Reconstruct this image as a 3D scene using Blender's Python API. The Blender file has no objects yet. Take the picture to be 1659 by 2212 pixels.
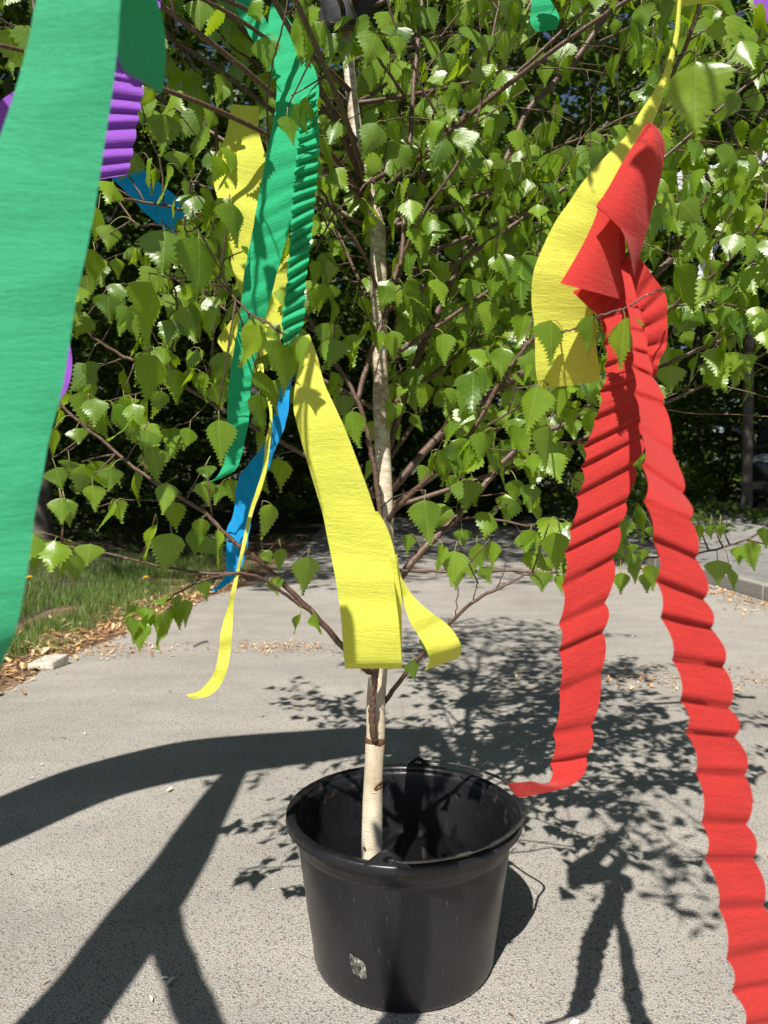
import bpy, bmesh, math, random
import numpy as np
from mathutils import Vector, Matrix, noise
sc = bpy.context.scene
COL = sc.collection
R = math.radians
PI = math.pi
rnd = random.Random(7)

# ------------------------------------------------------------------ camera, world, sun, exposure
CAM_H = 0.76
FPX = 1597.0
PITCH = math.atan(56 / FPX)
cam_d = bpy.data.cameras.new("camera")
cam = bpy.data.objects.new("camera", cam_d)
COL.objects.link(cam)
cam.location = (0, 0, CAM_H)
cam.rotation_euler = (PI / 2 - PITCH, 0, 0)
cam_d.sensor_fit = 'VERTICAL'
cam_d.sensor_height = 36.0
cam_d.lens = 36.0 * FPX / 2212.0
cam_d.clip_start = 0.02
cam_d.clip_end = 400
cam_d.dof.use_dof = True
cam_d.dof.focus_distance = 1.1
cam_d.dof.aperture_fstop = 9.0
sc.camera = cam

SUN_EL, SUN_AZ = R(52), R(17)          # light travels away from the camera, a little to the right
sun_dir = Vector((math.sin(SUN_AZ) * math.cos(SUN_EL), math.cos(SUN_AZ) * math.cos(SUN_EL), -math.sin(SUN_EL)))
w = bpy.data.worlds.new("World")
sc.world = w
w.use_nodes = True
nt = w.node_tree
bg = nt.nodes['Background']
sky = nt.nodes.new('ShaderNodeTexSky')
sky.sky_type = 'NISHITA'
sky.sun_disc = False
sky.sun_elevation = SUN_EL
sky.sun_rotation = PI + SUN_AZ
nt.links.new(sky.outputs[0], bg.inputs[0])
bg.inputs[1].default_value = 0.040
sd = bpy.data.lights.new("sun", 'SUN')
sd.energy = 4.6
sd.angle = R(0.5)
sd.color = (1.0, 0.955, 0.88)
sun = bpy.data.objects.new("sun", sd)
COL.objects.link(sun)
sun.location = (-3, -6, 12)
sun.rotation_euler = sun_dir.to_track_quat('-Z', 'Y').to_euler()
sc.view_settings.view_transform = 'Standard'
sc.view_settings.look = 'None'
sc.view_settings.exposure = 0.84
sc.view_settings.gamma = 1.0
sc.cycles.max_bounces = 8
sc.cycles.diffuse_bounces = 3
sc.cycles.glossy_bounces = 2
sc.cycles.transmission_bounces = 4

FWD = Vector((0, math.cos(PITCH), -math.sin(PITCH)))
UPV = Vector((0, math.sin(PITCH), math.cos(PITCH)))
CPOS = Vector((0, 0, CAM_H))

def P(u, v, d):
    """world point seen at (u, v) of the 1659 x 2212 view, d metres away"""
    return CPOS + FWD * d + Vector((1, 0, 0)) * ((u - 829.5) / FPX * d) + UPV * ((1106 - v) / FPX * d)

def G(u, v, z=0.0):
    r = P(u, v, 1.0) - CPOS
    return CPOS + r * ((z - CAM_H) / r.z)

def proj(p):
    q = p - CPOS
    d = q.dot(FWD)
    if d <= 0.01:
        return (-9999, -9999, d)
    return (829.5 + FPX * q.x / d, 1106 - FPX * q.dot(UPV) / d, d)

def shadow_caster(u, v, h):
    g = G(u, v)
    return g + sun_dir * (h / sun_dir.z)

# ------------------------------------------------------------------ object helpers
def tag(o, label=None, cat=None, group=None, kind=None):
    if label: o['label'] = label
    if cat: o['category'] = cat
    if group: o['group'] = group
    if kind: o['kind'] = kind
    return o

def empty(name, loc, label, cat, group=None):
    o = bpy.data.objects.new(name, None)
    o.empty_display_size = 0.05
    COL.objects.link(o)
    o.location = loc
    return tag(o, label, cat, group)

class MB:
    """collects verts / faces / uvs / a tone attribute, builds one mesh"""
    def __init__(s):
        s.v, s.f, s.uv, s.mi, s.tone = [], [], [], [], []
    def add(s, verts, faces, uvs=None, mi=0, tone=0.5):
        b = len(s.v)
        s.v += [tuple(p) for p in verts]
        s.tone += [tone] * len(verts)
        s.uv += (uvs if uvs else [(0.5, 0.5)] * len(verts))
        s.f += [tuple(i + b for i in f) for f in faces]
        s.mi += [mi] * len(faces)
    def build(s, name, mats, parent=None, smooth=True):
        me = bpy.data.meshes.new(name)
        off = parent.matrix_world.translation if False else Vector((0, 0, 0))
        if parent is not None:
            p = parent
            while p is not None:
                off = off + p.location
                p = p.parent
        me.from_pydata([(a[0] - off.x, a[1] - off.y, a[2] - off.z) for a in s.v], [], s.f)
        if not isinstance(mats, (list, tuple)): mats = [mats]
        for m in mats: me.materials.append(m)
        me.polygons.foreach_set('material_index', s.mi)
        me.polygons.foreach_set('use_smooth', [smooth] * len(s.f))
        uvl = me.uv_layers.new(name='UVMap')
        li = np.zeros(len(me.loops), dtype=np.int32)
        me.loops.foreach_get('vertex_index', li)
        uva = np.array(s.uv, dtype=np.float32)[li]
        uvl.data.foreach_set('uv', uva.ravel())
        at = me.attributes.new('tone', 'FLOAT', 'POINT')
        at.data.foreach_set('value', np.array(s.tone, dtype=np.float32))
        me.update()
        o = bpy.data.objects.new(name, me)
        COL.objects.link(o)
        if parent is not None: o.parent = parent
        return o

def catmull(pts, n):
    """pts: list of tuples; n sub-steps per segment"""
    a = [np.array(p, dtype=float) for p in pts]
    a = [2 * a[0] - a[1]] + a + [2 * a[-1] - a[-2]]
    out = []
    for i in range(1, len(a) - 2):
        for k in range(n):
            t = k / n
            out.append(0.5 * ((2 * a[i]) + (-a[i-1] + a[i+1]) * t + (2*a[i-1] - 5*a[i] + 4*a[i+1] - a[i+2]) * t*t + (-a[i-1] + 3*a[i] - 3*a[i+1] + a[i+2]) * t**3))
    out.append(a[-2])
    return out

def tube(mb, pts, rads, seg=8, mi=0, tone=0.5, cap=True, bump=0.0):
    pts = [Vector(p) for p in pts]
    n = len(pts)
    ref = Vector((0, 0, 1))
    t0 = (pts[1] - pts[0]).normalized()
    if abs(t0.dot(ref)) > 0.95: ref = Vector((1, 0, 0))
    x = (ref - t0 * ref.dot(t0)).normalized()
    vs, uv, fs = [], [], []
    L = 0
    for i in range(n):
        t = (pts[min(i+1, n-1)] - pts[max(i-1, 0)])
        if t.length < 1e-9: t = Vector(t0)
        t.normalize()
        x = (x - t * x.dot(t))
        if x.length < 1e-6: x = Vector((1, 0, 0))
        x.normalize()
        y = t.cross(x)
        if i: L += (pts[i] - pts[i-1]).length
        for k in range(seg):
            a = 2 * PI * k / seg
            r = rads[i]
            if bump: r *= 1 + bump * noise.noise(Vector((math.cos(a) * 1.5, math.sin(a) * 1.5, L * 14)))
            vs.append(pts[i] + x * (math.cos(a) * r) + y * (math.sin(a) * r))
            uv.append((k / seg, L))
    for i in range(n - 1):
        for k in range(seg):
            a, b = i * seg + k, i * seg + (k + 1) % seg
            fs.append((a, b, b + seg, a + seg))
    if cap:
        fs.append(tuple(range(seg))[::-1])
        fs.append(tuple((n - 1) * seg + k for k in range(seg)))
    mb.add(vs, fs, uv, mi, tone)

def box(mb, c, s, rz=0.0, mi=0, tone=0.5):
    vs = []
    for z in (-1, 1):
        for x, y in ((-1, -1), (1, -1), (1, 1), (-1, 1)):
            px, py = x * s[0] / 2, y * s[1] / 2
            vs.append((c[0] + px * math.cos(rz) - py * math.sin(rz), c[1] + px * math.sin(rz) + py * math.cos(rz), c[2] + z * s[2] / 2))
    mb.add(vs, [(3, 2, 1, 0), (4, 5, 6, 7), (0, 1, 5, 4), (1, 2, 6, 5), (2, 3, 7, 6), (3, 0, 4, 7)], None, mi, tone)

def lathe(mb, prof, c, seg=64, mi=0, closed=False):
    vs, fs, uv = [], [], []
    for i, (r, z) in enumerate(prof):
        for k in range(seg):
            a = 2 * PI * k / seg
            vs.append((c[0] + r * math.cos(a), c[1] + r * math.sin(a), c[2] + z))
            uv.append((k / seg, i / len(prof)))
    for i in range(len(prof) - 1):
        for k in range(seg):
            a, b = i * seg + k, i * seg + (k + 1) % seg
            fs.append((a, b, b + seg, a + seg))
    mb.add(vs, fs, uv, mi)

# ------------------------------------------------------------------ materials
def mat(name):
    m = bpy.data.materials.new(name)
    m.use_nodes = True
    t = m.node_tree
    b = t.nodes['Principled BSDF']
    return m, t, b

def N(t, kind, **kw):
    n = t.nodes.new(kind)
    for k, v in kw.items():
        if k in ('inputs',):
            for a, b in v.items(): n.inputs[a].default_value = b
        else:
            setattr(n, k, v)
    return n

def ramp(t, src, stops):
    r = t.nodes.new('ShaderNodeValToRGB')
    el = r.color_ramp.elements
    while len(el) < len(stops): el.new(0.5)
    for e, (p, c) in zip(el, stops):
        e.position = p
        e.color = (c[0], c[1], c[2], 1) if isinstance(c, (tuple, list)) else (c, c, c, 1)
    t.links.new(src, r.inputs[0])
    return r.outputs[0]

def mixc(t, fac, a, b, mode='MIX'):
    m = t.nodes.new('ShaderNodeMix')
    m.data_type = 'RGBA'
    m.blend_type = mode
    for sock, val in ((m.inputs[0], fac), (m.inputs[6], a), (m.inputs[7], b)):
        if hasattr(val, 'is_linked'): t.links.new(val, sock)
        elif isinstance(val, (int, float)): sock.default_value = val
        else: sock.default_value = (val[0], val[1], val[2], 1)
    return m.outputs[2]

def noise_tex(t, vec, scale, detail=4, rough=0.6, dim='3D'):
    n = t.nodes.new('ShaderNodeTexNoise')
    n.inputs['Scale'].default_value = scale
    n.inputs['Detail'].default_value = detail
    n.inputs['Roughness'].default_value = rough
    if vec is not None: t.links.new(vec, n.inputs['Vector'])
    return n

def coords(t, kind='Object', scale=None):
    c = t.nodes.new('ShaderNodeTexCoord')
    o = c.outputs[kind]
    if scale:
        mp = t.nodes.new('ShaderNodeMapping')
        mp.inputs['Scale'].default_value = scale
        t.links.new(o, mp.inputs['Vector'])
        o = mp.outputs[0]
    return o

def bump(t, b, h, strength=0.3, dist=0.01):
    n = t.nodes.new('ShaderNodeBump')
    n.inputs['Strength'].default_value = strength
    n.inputs['Distance'].default_value = dist
    t.links.new(h, n.inputs['Height'])
    t.links.new(n.outputs[0], b.inputs['Normal'])
    return n

def plain(name, c, rough=0.6, metal=0.0, var=0.15, sc_=30, bmp=0.0):
    m, t, b = mat(name)
    n = noise_tex(t, coords(t), sc_, 4)
    lo = tuple(x * (1 - var) for x in c); hi = tuple(min(1, x * (1 + var)) for x in c)
    t.links.new(ramp(t, n.outputs[0], [(0.3, lo), (0.7, hi)]), b.inputs['Base Color'])
    b.inputs['Roughness'].default_value = rough
    b.inputs['Metallic'].default_value = metal
    if bmp: bump(t, b, n.outputs[0], 0.5, bmp)
    return m

def crepe(name, c, trans=0.3):
    m, t, b = mat(name)
    uv = coords(t, 'UV', (7.0, 1500.0, 1.0))       # fine creases run across the strip
    n = noise_tex(t, uv, 1.0, 3, 0.55)
    uv2 = coords(t, 'UV', (1.3, 180.0, 1.0))
    n2 = noise_tex(t, uv2, 1.0, 2, 0.5)
    a = t.nodes.new('ShaderNodeMath'); a.operation = 'ADD'
    t.links.new(n.outputs[0], a.inputs[0]); t.links.new(n2.outputs[0], a.inputs[1])
    col = ramp(t, n.outputs[0], [(0.25, tuple(x * 0.89 for x in c)), (0.75, tuple(min(1, x * 1.14) for x in c))])
    t.links.new(col, b.inputs['Base Color'])
    b.inputs['Roughness'].default_value = 0.8
    b.inputs['Specular IOR Level'].default_value = 0.25
    b.inputs['Sheen Weight'].default_value = 0.15
    b.inputs['Sheen Roughness'].default_value = 0.5
    bm_ = bump(t, b, a.outputs[0], 0.8, 0.0014)
    tr = t.nodes.new('ShaderNodeBsdfTranslucent')
    t.links.new(col, tr.inputs['Color'])
    t.links.new(bm_.outputs[0], tr.inputs['Normal'])
    mx = t.nodes.new('ShaderNodeMixShader')
    mx.inputs[0].default_value = trans
    t.links.new(b.outputs[0], mx.inputs[1]); t.links.new(tr.outputs[0], mx.inputs[2])
    t.links.new(mx.outputs[0], t.nodes['Material Output'].inputs[0])
    return m

CG_PALE = crepe('crepe_pale_green', (0.050, 0.44, 0.215), 0.36)
CG = crepe('crepe_green', (0.022, 0.46, 0.20), 0.35)
CY = crepe('crepe_yellow', (0.76, 0.77, 0.105), 0.40)
CR = crepe('crepe_red', (0.56, 0.036, 0.030), 0.35)
CP = crepe('crepe_purple', (0.30, 0.085, 0.56), 0.3)
CB = crepe('crepe_blue', (0.003, 0.36, 0.82), 0.3)
CW = crepe('crepe_white', (0.75, 0.77, 0.82), 0.35)

def leaf_material(name, a, b_, trans_c, trans=0.42, rough=0.36, veins=True, wet=0.5):
    m, t, b = mat(name)
    at = t.nodes.new('ShaderNodeAttribute'); at.attribute_name = 'tone'
    col = mixc(t, at.outputs['Fac'], a, b_)
    nz = noise_tex(t, coords(t), 90, 4)
    col = mixc(t, 0.35, col, ramp(t, nz.outputs[0], [(0.3, (0.35, 0.35, 0.35)), (0.7, (1, 1, 1))]), 'MULTIPLY')
    bh = nz.outputs[0]
    if veins:
        uv = t.nodes.new('ShaderNodeTexCoord')
        sp = t.nodes.new('ShaderNodeSeparateXYZ')
        t.links.new(uv.outputs['UV'], sp.inputs[0])
        def mth(op, x, y=None, clamp=False):
            n = t.nodes.new('ShaderNodeMath'); n.operation = op; n.use_clamp = clamp
            for i, q in enumerate((x, y)):
                if q is None: continue
                if hasattr(q, 'is_linked'): t.links.new(q, n.inputs[i])
                else: n.inputs[i].default_value = q
            return n.outputs[0]
        ax = mth('ABSOLUTE', mth('SUBTRACT', sp.outputs[0], 0.5))
        s_ = mth('SUBTRACT', sp.outputs[1], mth('MULTIPLY', ax, 0.62))
        fr = mth('ABSOLUTE', mth('SUBTRACT', mth('FRACT', mth('MULTIPLY', s_, 8.0)), 0.5))
        side = mth('LESS_THAN', fr, 0.045)
        rib = mth('LESS_THAN', ax, 0.014)
        vein = mth('MAXIMUM', mth('MULTIPLY', side, 0.45), rib)
        col = mixc(t, mth('MULTIPLY', vein, 0.55), col, (0.36, 0.44, 0.10))
        bh = mth('ADD', mth('MULTIPLY', fr, 0.35), mth('MULTIPLY', nz.outputs[0], 1.6))
    geo = t.nodes.new('ShaderNodeNewGeometry')
    col = mixc(t, mixc(t, geo.outputs['Backfacing'], (0, 0, 0), (0.18, 0.18, 0.18)), col, (0.16, 0.26, 0.07))
    t.links.new(col, b.inputs['Base Color'])
    b.inputs['Roughness'].default_value = rough
    b.inputs['Specular IOR Level'].default_value = wet
    if veins: bm_ = bump(t, b, bh, 0.35, 0.0012)
    tr = t.nodes.new('ShaderNodeBsdfTranslucent')
    tcol = mixc(t, 0.6, col, trans_c)
    t.links.new(tcol, tr.inputs['Color'])
    mx = t.nodes.new('ShaderNodeMixShader')
    mx.inputs[0].default_value = trans
    t.links.new(b.outputs[0], mx.inputs[1]); t.links.new(tr.outputs[0], mx.inputs[2])
    t.links.new(mx.outputs[0], t.nodes['Material Output'].inputs[0])
    return m

LEAF = leaf_material('birch_leaf', (0.065, 0.165, 0.006), (0.27, 0.425, 0.016), (0.52, 0.72, 0.010), 0.46, 0.37, True, 0.85)
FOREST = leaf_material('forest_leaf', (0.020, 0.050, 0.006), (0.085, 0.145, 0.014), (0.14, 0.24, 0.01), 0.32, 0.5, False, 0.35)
PETIOLE = plain('petiole', (0.20, 0.20, 0.05), 0.5)

def bark_twig():
    m, t, b = mat('birch_twig_bark')
    n = noise_tex(t, coords(t, 'UV', (1.0, 90.0, 1)), 2.0, 4)
    c = ramp(t, n.outputs[0], [(0.3, (0.045, 0.022, 0.014)), (0.6, (0.11, 0.062, 0.042)), (0.85, (0.20, 0.14, 0.11))])
    v = t.nodes.new('ShaderNodeTexVoronoi'); v.inputs['Scale'].default_value = 130
    t.links.new(coords(t), v.inputs['Vector'])
    dots = ramp(t, v.outputs['Distance'], [(0.10, 1.0), (0.16, 0.0)])
    c = mixc(t, dots, c, (0.34, 0.27, 0.22))
    t.links.new(c, b.inputs['Base Color'])
    b.inputs['Roughness'].default_value = 0.55
    bump(t, b, n.outputs[0], 0.5, 0.001)
    return m
TWIG = bark_twig()

def bark_birch():
    m, t, b = mat('birch_bark')
    co = coords(t)
    n1 = noise_tex(t, coords(t, 'Object', (6, 6, 3)), 2.0, 5)
    base = ramp(t, n1.outputs[0], [(0.28, (0.34, 0.26, 0.17)), (0.5, (0.56, 0.50, 0.38)), (0.7, (0.68, 0.64, 0.53))])
    # horizontal lenticels: noise squeezed in z
    n2 = noise_tex(t, coords(t, 'Object', (70, 70, 800)), 1.0, 2, 0.5)
    l1 = ramp(t, n2.outputs[0], [(0.64, 0.0), (0.70, 0.8)])
    c = mixc(t, l1, base, (0.19, 0.10, 0.055))
    n3 = noise_tex(t, coords(t, 'Object', (26, 26, 150)), 1.0, 4, 0.6)
    l2 = ramp(t, n3.outputs[0], [(0.62, 0.0), (0.72, 0.8)])
    c = mixc(t, l2, c, (0.22, 0.17, 0.13))
    # browner and flecked towards the top, with leaf shade darkened into the colour
    z = t.nodes.new('ShaderNodeSeparateXYZ'); t.links.new(co, z.inputs[0])
    mr = t.nodes.new('ShaderNodeMapRange'); mr.inputs[1].default_value = 0.36; mr.inputs[2].default_value = 0.85
    t.links.new(z.outputs[2], mr.inputs[0])
    n4 = noise_tex(t, coords(t, 'Object', (60, 60, 110)), 1.0, 5, 0.7)
    f = t.nodes.new('ShaderNodeMath'); f.operation = 'MULTIPLY'
    t.links.new(mr.outputs[0], f.inputs[0]); t.links.new(ramp(t, n4.outputs[0], [(0.42, 0.12), (0.58, 0.85)]), f.inputs[1])
    c = mixc(t, f.outputs[0], c, (0.23, 0.15, 0.10))
    t.links.new(c, b.inputs['Base Color'])
    b.inputs['Roughness'].default_value = 0.6
    bump(t, b, n2.outputs[0], 0.35, 0.0015)
    return m
BIRCH = bark_birch()
OLD_BARK = plain('forest_bark', (0.10, 0.085, 0.07), 0.9, 0, 0.5, 9, 0.03)
SCAR = plain('bark_scar', (0.10, 0.045, 0.022), 0.8, 0, 0.5, 120, 0.002)

def asphalt():
    m, t, b = mat('pale_asphalt')
    co = coords(t)
    n0 = noise_tex(t, co, 0.7, 4)
    base = ramp(t, n0.outputs[0], [(0.3, (0.325, 0.31, 0.285)), (0.7, (0.42, 0.40, 0.37))])
    n1 = noise_tex(t, co, 430, 3, 0.75)
    g = ramp(t, n1.outputs[0], [(0.30, (0.22, 0.22, 0.24)), (0.45, (0.78, 0.77, 0.76)), (0.56, (1.06, 1.05, 1.02)), (0.68, (1.75, 1.70, 1.60))])
    c = mixc(t, 1.0, base, g, 'MULTIPLY')
    v = t.nodes.new('ShaderNodeTexVoronoi'); v.inputs['Scale'].default_value = 330
    t.links.new(co, v.inputs['Vector'])
    sep = t.nodes.new('ShaderNodeSeparateColor'); t.links.new(v.outputs['Color'], sep.inputs[0])
    dark = ramp(t, sep.outputs[0], [(0.86, 0.0), (0.90, 0.75)])
    c = mixc(t, dark, c, (0.09, 0.088, 0.09))
    brown = ramp(t, sep.outputs[1], [(0.955, 0.0), (0.97, 0.6)])
    c = mixc(t, brown, c, (0.30, 0.16, 0.08))
    n3 = noise_tex(t, coords(t, 'Object', (1, 2.6, 1)), 2.2, 5, 0.65)
    c = mixc(t, 0.5, c, ramp(t, n3.outputs[0], [(0.35, (0.68, 0.68, 0.69)), (0.65, (1.06, 1.04, 1.0))]), 'MULTIPLY')
    n5 = noise_tex(t, coords(t, 'Object', (1.1, 0.5, 1)), 1.3, 6, 0.7)
    c = mixc(t, ramp(t, n5.outputs[0], [(0.53, 0.0), (0.62, 0.28)]), c, (0.17, 0.15, 0.125))
    t.links.new(c, b.inputs['Base Color'])
    b.inputs['Roughness'].default_value = 0.85
    a = t.nodes.new('ShaderNodeMath'); a.operation = 'ADD'
    t.links.new(n1.outputs[0], a.inputs[0]); t.links.new(v.outputs['Distance'], a.inputs[1])
    bump(t, b, a.outputs[0], 0.8, 0.002)
    return m
ASPH = asphalt()

def soil(name, a, b2, c2, s=60):
    m, t, b = mat(name)
    co = coords(t)
    n = noise_tex(t, co, s, 6, 0.7)
    c = ramp(t, n.outputs[0], [(0.3, a), (0.5, b2), (0.72, c2)])
    n2 = noise_tex(t, co, s * 0.08, 4, 0.6)
    c = mixc(t, 0.6, c, ramp(t, n2.outputs[0], [(0.35, (0.5, 0.5, 0.5)), (0.65, (1, 1, 1))]), 'MULTIPLY')
    t.links.new(c, b.inputs['Base Color'])
    b.inputs['Roughness'].default_value = 0.95
    bump(t, b, n.outputs[0], 0.9, 0.02)
    return m
SOIL = soil('forest_floor', (0.035, 0.028, 0.015), (0.075, 0.058, 0.032), (0.15, 0.115, 0.06))
VERGE = soil('verge_soil', (0.09, 0.055, 0.03), (0.22, 0.14, 0.075), (0.40, 0.27, 0.15), 75)
GRAVEL = soil('grey_gravel', (0.12, 0.115, 0.11), (0.27, 0.26, 0.245), (0.50, 0.49, 0.47), 70)

def bucket_mat():
    m, t, b = mat('black_plastic')
    co = coords(t)
    n = noise_tex(t, co, 9, 5)
    c = ramp(t, n.outputs[0], [(0.3, (0.006, 0.006, 0.0075)), (0.7, (0.013, 0.013, 0.0155))])
    sc1 = noise_tex(t, coords(t, 'Object', (300, 300, 26)), 1.0, 3, 0.6)
    scr = ramp(t, sc1.outputs[0], [(0.63, 0.0), (0.72, 0.6)])
    c = mixc(t, scr, c, (0.065, 0.062, 0.058))
    # dried mud and sand specks gathered under the rim
    z = t.nodes.new('ShaderNodeSeparateXYZ'); t.links.new(co, z.inputs[0])
    mr = t.nodes.new('ShaderNodeMapRange'); mr.inputs[1].default_value = 0.165; mr.inputs[2].default_value = 0.215
    t.links.new(z.outputs[2], mr.inputs[0])
    n2 = noise_tex(t, co, 34, 6, 0.75)
    f = t.nodes.new('ShaderNodeMath'); f.operation = 'MULTIPLY'
    t.links.new(mr.outputs[0], f.inputs[0]); t.links.new(ramp(t, n2.outputs[0], [(0.57, 0.0), (0.70, 0.7)]), f.inputs[1])
    c = mixc(t, f.outputs[0], c, (0.13, 0.09, 0.06))
    n3 = noise_tex(t, co, 300, 3, 0.6)
    c = mixc(t, ramp(t, n3.outputs[0], [(0.70, 0.0), (0.74, 0.4)]), c, (0.16, 0.14, 0.11))
    t.links.new(c, b.inputs['Base Color'])
    r = ramp(t, n.outputs[0], [(0.3, 0.28), (0.7, 0.42)])
    t.links.new(r, b.inputs['Roughness'])
    bump(t, b, noise_tex(t, co, 120, 4).outputs[0], 0.12, 0.001)
    return m
BUCKET = bucket_mat()

# ------------------------------------------------------------------ ground, path, kerb, verge
def lot_height(x, y):
    def ss(a, b, q):
        q = max(0.0, min(1.0, (q - a) / (b - a)))
        return q * q * (3 - 2 * q)
    r = 0.36 * ss(6.2, 10.5, y) * ss(2.7, 4.6, x)
    l = 0.5 * ss(1.9, 6.0, -x) * ss(2.0, 7.0, y)
    return r + l

mb = MB()
xs = [-90, -60, -40, -25, -16, -11, -8, -6.5, -5.5, -4.8, -4.2, -3.7, -3.3, -3, -2.7, -2.4, -2.1, -1.9, -1.7, -1.5, -1, 0, 1, 2, 2.6, 2.8, 3.1, 3.4, 3.8, 4.2, 4.6, 5.2, 6, 7, 8, 10, 14, 20, 30, 50, 90]
ys = [-60, -30, -12, -6, -3, -1, 0, 1, 1.6, 2, 2.5, 3, 3.5, 4, 4.5, 5, 5.6, 6.2, 6.8, 7.4, 8, 8.7, 9.4, 10, 10.5, 11.5, 13, 15, 18, 22, 28, 36, 50, 80, 140]
vs = [(x, y, lot_height(x, y) + (0.02 * noise.noise(Vector((x * 2, y * 2, 0))) if (x < -1.9 or x > 3.2) else 0) - 0.012) for y in ys for x in xs]
fs = [(j * len(xs) + i, j * len(xs) + i + 1, (j + 1) * len(xs) + i + 1, (j + 1) * len(xs) + i) for j in range(len(ys) - 1) for i in range(len(xs) - 1)]
mb.add(vs, fs)
tag(mb.build('ground', SOIL), kind='structure')

def edge_x(y, base, amp, seed):
    return base + amp * noise.noise(Vector((seed, y * 1.3, 0))) + amp * 0.5 * noise.noise(Vector((seed + 4, y * 5.0, 0)))

# path sheet with worn edges
mb = MB()
yy = [-8 + 0.15 * i for i in range(0, 110)] + [9 + 1.0 * i for i in range(22)]
vs, fs = [], []
for y in yy:
    bend = 0.02 * max(0, y - 8) ** 2 * 0.25
    xl = edge_x(y, -1.42 if y < 3.2 else -1.42 + min(0.42, (y - 3.2) * 0.15), 0.07, 1.0) - bend
    xr = 2.52 - bend
    for k in range(7):
        vs.append((xl + (xr - xl) * k / 6, y, 0.0))
for j in range(len(yy) - 1):
    for k in range(6):
        a = j * 7 + k
        fs.append((a, a + 1, a + 8, a + 7))
mb.add(vs, fs)
tag(mb.build('path', ASPH), kind='structure')

# litter covered strip left of the path, one sheet under the path edge
mb = MB()
vs, fs = [], []
yl = [-8 + 0.2 * i for i in range(0, 100)]
for y in yl:
    for k in range(6):
        x = -2.25 + 0.25 * k + (0.12 * noise.noise(Vector((9, y, k))) if k == 0 else 0)
        vs.append((x, y, lot_height(x, y) + (-0.006 if k > 0 else -0.03)))
for j in range(len(yl) - 1):
    for k in range(5):
        a = j * 6 + k
        fs.append((a, a + 1, a + 7, a + 6))
mb.add(vs, fs)
tag(mb.build('verge_strip', VERGE), kind='structure')

# kerb stones along the right side
mb = MB()
y = 1.0
while y < 13:
    L = 0.98
    box(mb, (2.58, y + L / 2, 0.035), (0.09, L - 0.012, 0.13))
    y += L
ko = mb.build('kerb', plain('kerb_concrete', (0.27, 0.255, 0.23), 0.85, 0, 0.3, 60, 0.003), smooth=False)
tag(ko, kind='structure')
bv = ko.modifiers.new('bevel', 'BEVEL'); bv.width = 0.008; bv.segments = 2

# gravel area right of the kerb
mb = MB()
vs, fs = [], []
gx = [2.63, 2.9, 3.3, 3.8, 4.4, 5, 6, 7.5, 9, 12]
gy = [-4, -1, 1, 2, 3, 4, 5, 5.8, 6.5, 7.2, 8, 8.7, 9.4, 10.2, 11, 13, 16]
for y in gy:
    for x in gx:
        vs.append((x, y, lot_height(x, y) + 0.045))
for j in range(len(gy) - 1):
    for k in range(len(gx) - 1):
        a = j * len(gx) + k
        fs.append((a, a + 1, a + len(gx) + 1, a + len(gx)))
mb.add(vs, fs)
tag(mb.build('gravel_yard', GRAVEL), kind='structure')

# ------------------------------------------------------------------ ground scatter (stuff)
def litter(name, n, place, cols, label):
    mb = MB()
    for i in range(n):
        x, y, s = place()
        z = lot_height(x, y) * (1 if (x < -1.5 or x > 2.7) else 0) + (0.05 if x > 2.64 else 0.0)
        a = rnd.uniform(0, 2 * PI)
        L = s * rnd.uniform(0.6, 1.4); W = L * rnd.uniform(0.12, 0.55)
        ca, sa = math.cos(a), math.sin(a)
        tilt = rnd.uniform(-0.5, 0.5); h = 0.003 + abs(tilt) * L * 0.6
        pts = [(-1, 0, 0), (-0.3, -1, 0.2), (0.6, -0.8, 0.1), (1, 0, 0), (0.5, 0.9, 0.25), (-0.4, 0.8, 0.3)]
        vs = [(x + ca * px * L / 2 - sa * py * W / 2, y + sa * px * L / 2 + ca * py * W / 2, z + h + px * tilt * L / 2 + pz * W * 0.6) for px, py, pz in pts]
        mb.add(vs, [(0, 1, 2, 3), (0, 3, 4, 5)], None, 0, rnd.random())
    m, t, b = mat(name)
    at = t.nodes.new('ShaderNodeAttribute'); at.attribute_name = 'tone'
    t.links.new(ramp(t, at.outputs['Fac'], [(0.0, cols[0]), (0.4, cols[1]), (0.75, cols[2]), (1.0, cols[3])]), b.inputs['Base Color'])
    b.inputs['Roughness'].default_value = 0.8
    o = mb.build(name, m, smooth=False)
    return tag(o, label, 'leaf litter', kind='stuff')

def place_litter():
    r = rnd.random()
    if r < 0.62:
        y = rnd.uniform(1.9, 6.6)
        x = -1.50 + min(0.30, max(0, y - 3.2) * 0.12) - abs(rnd.gauss(0, 0.17)) + rnd.gauss(0.05, 0.06)
        return x, y, rnd.choice((0.02, 0.03, 0.03, 0.045))
    if r < 0.68:
        g = G(600, 1400); return g.x + rnd.gauss(0, 0.14), g.y + rnd.gauss(0, 0.07), 0.018
    if r < 0.72:
        g = G(270, 1405); return g.x + rnd.gauss(0, 0.14), g.y + rnd.gauss(0, 0.10), 0.02
    if r < 0.94:
        y = rnd.uniform(2.4, 7.5)
        return 2.50 - abs(rnd.gauss(0, 0.16)), y, rnd.choice((0.02, 0.03, 0.035))
    g = G(1480, 1470); return g.x + rnd.gauss(0, 0.35), g.y + rnd.gauss(0, 0.10), 0.02
litter('leaf_litter', 5200, place_litter, [(0.20, 0.09, 0.035), (0.42, 0.22, 0.09), (0.62, 0.40, 0.20), (0.50, 0.42, 0.30)],
       'dry orange bud scales and leaf scraps along the path edges')
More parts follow.
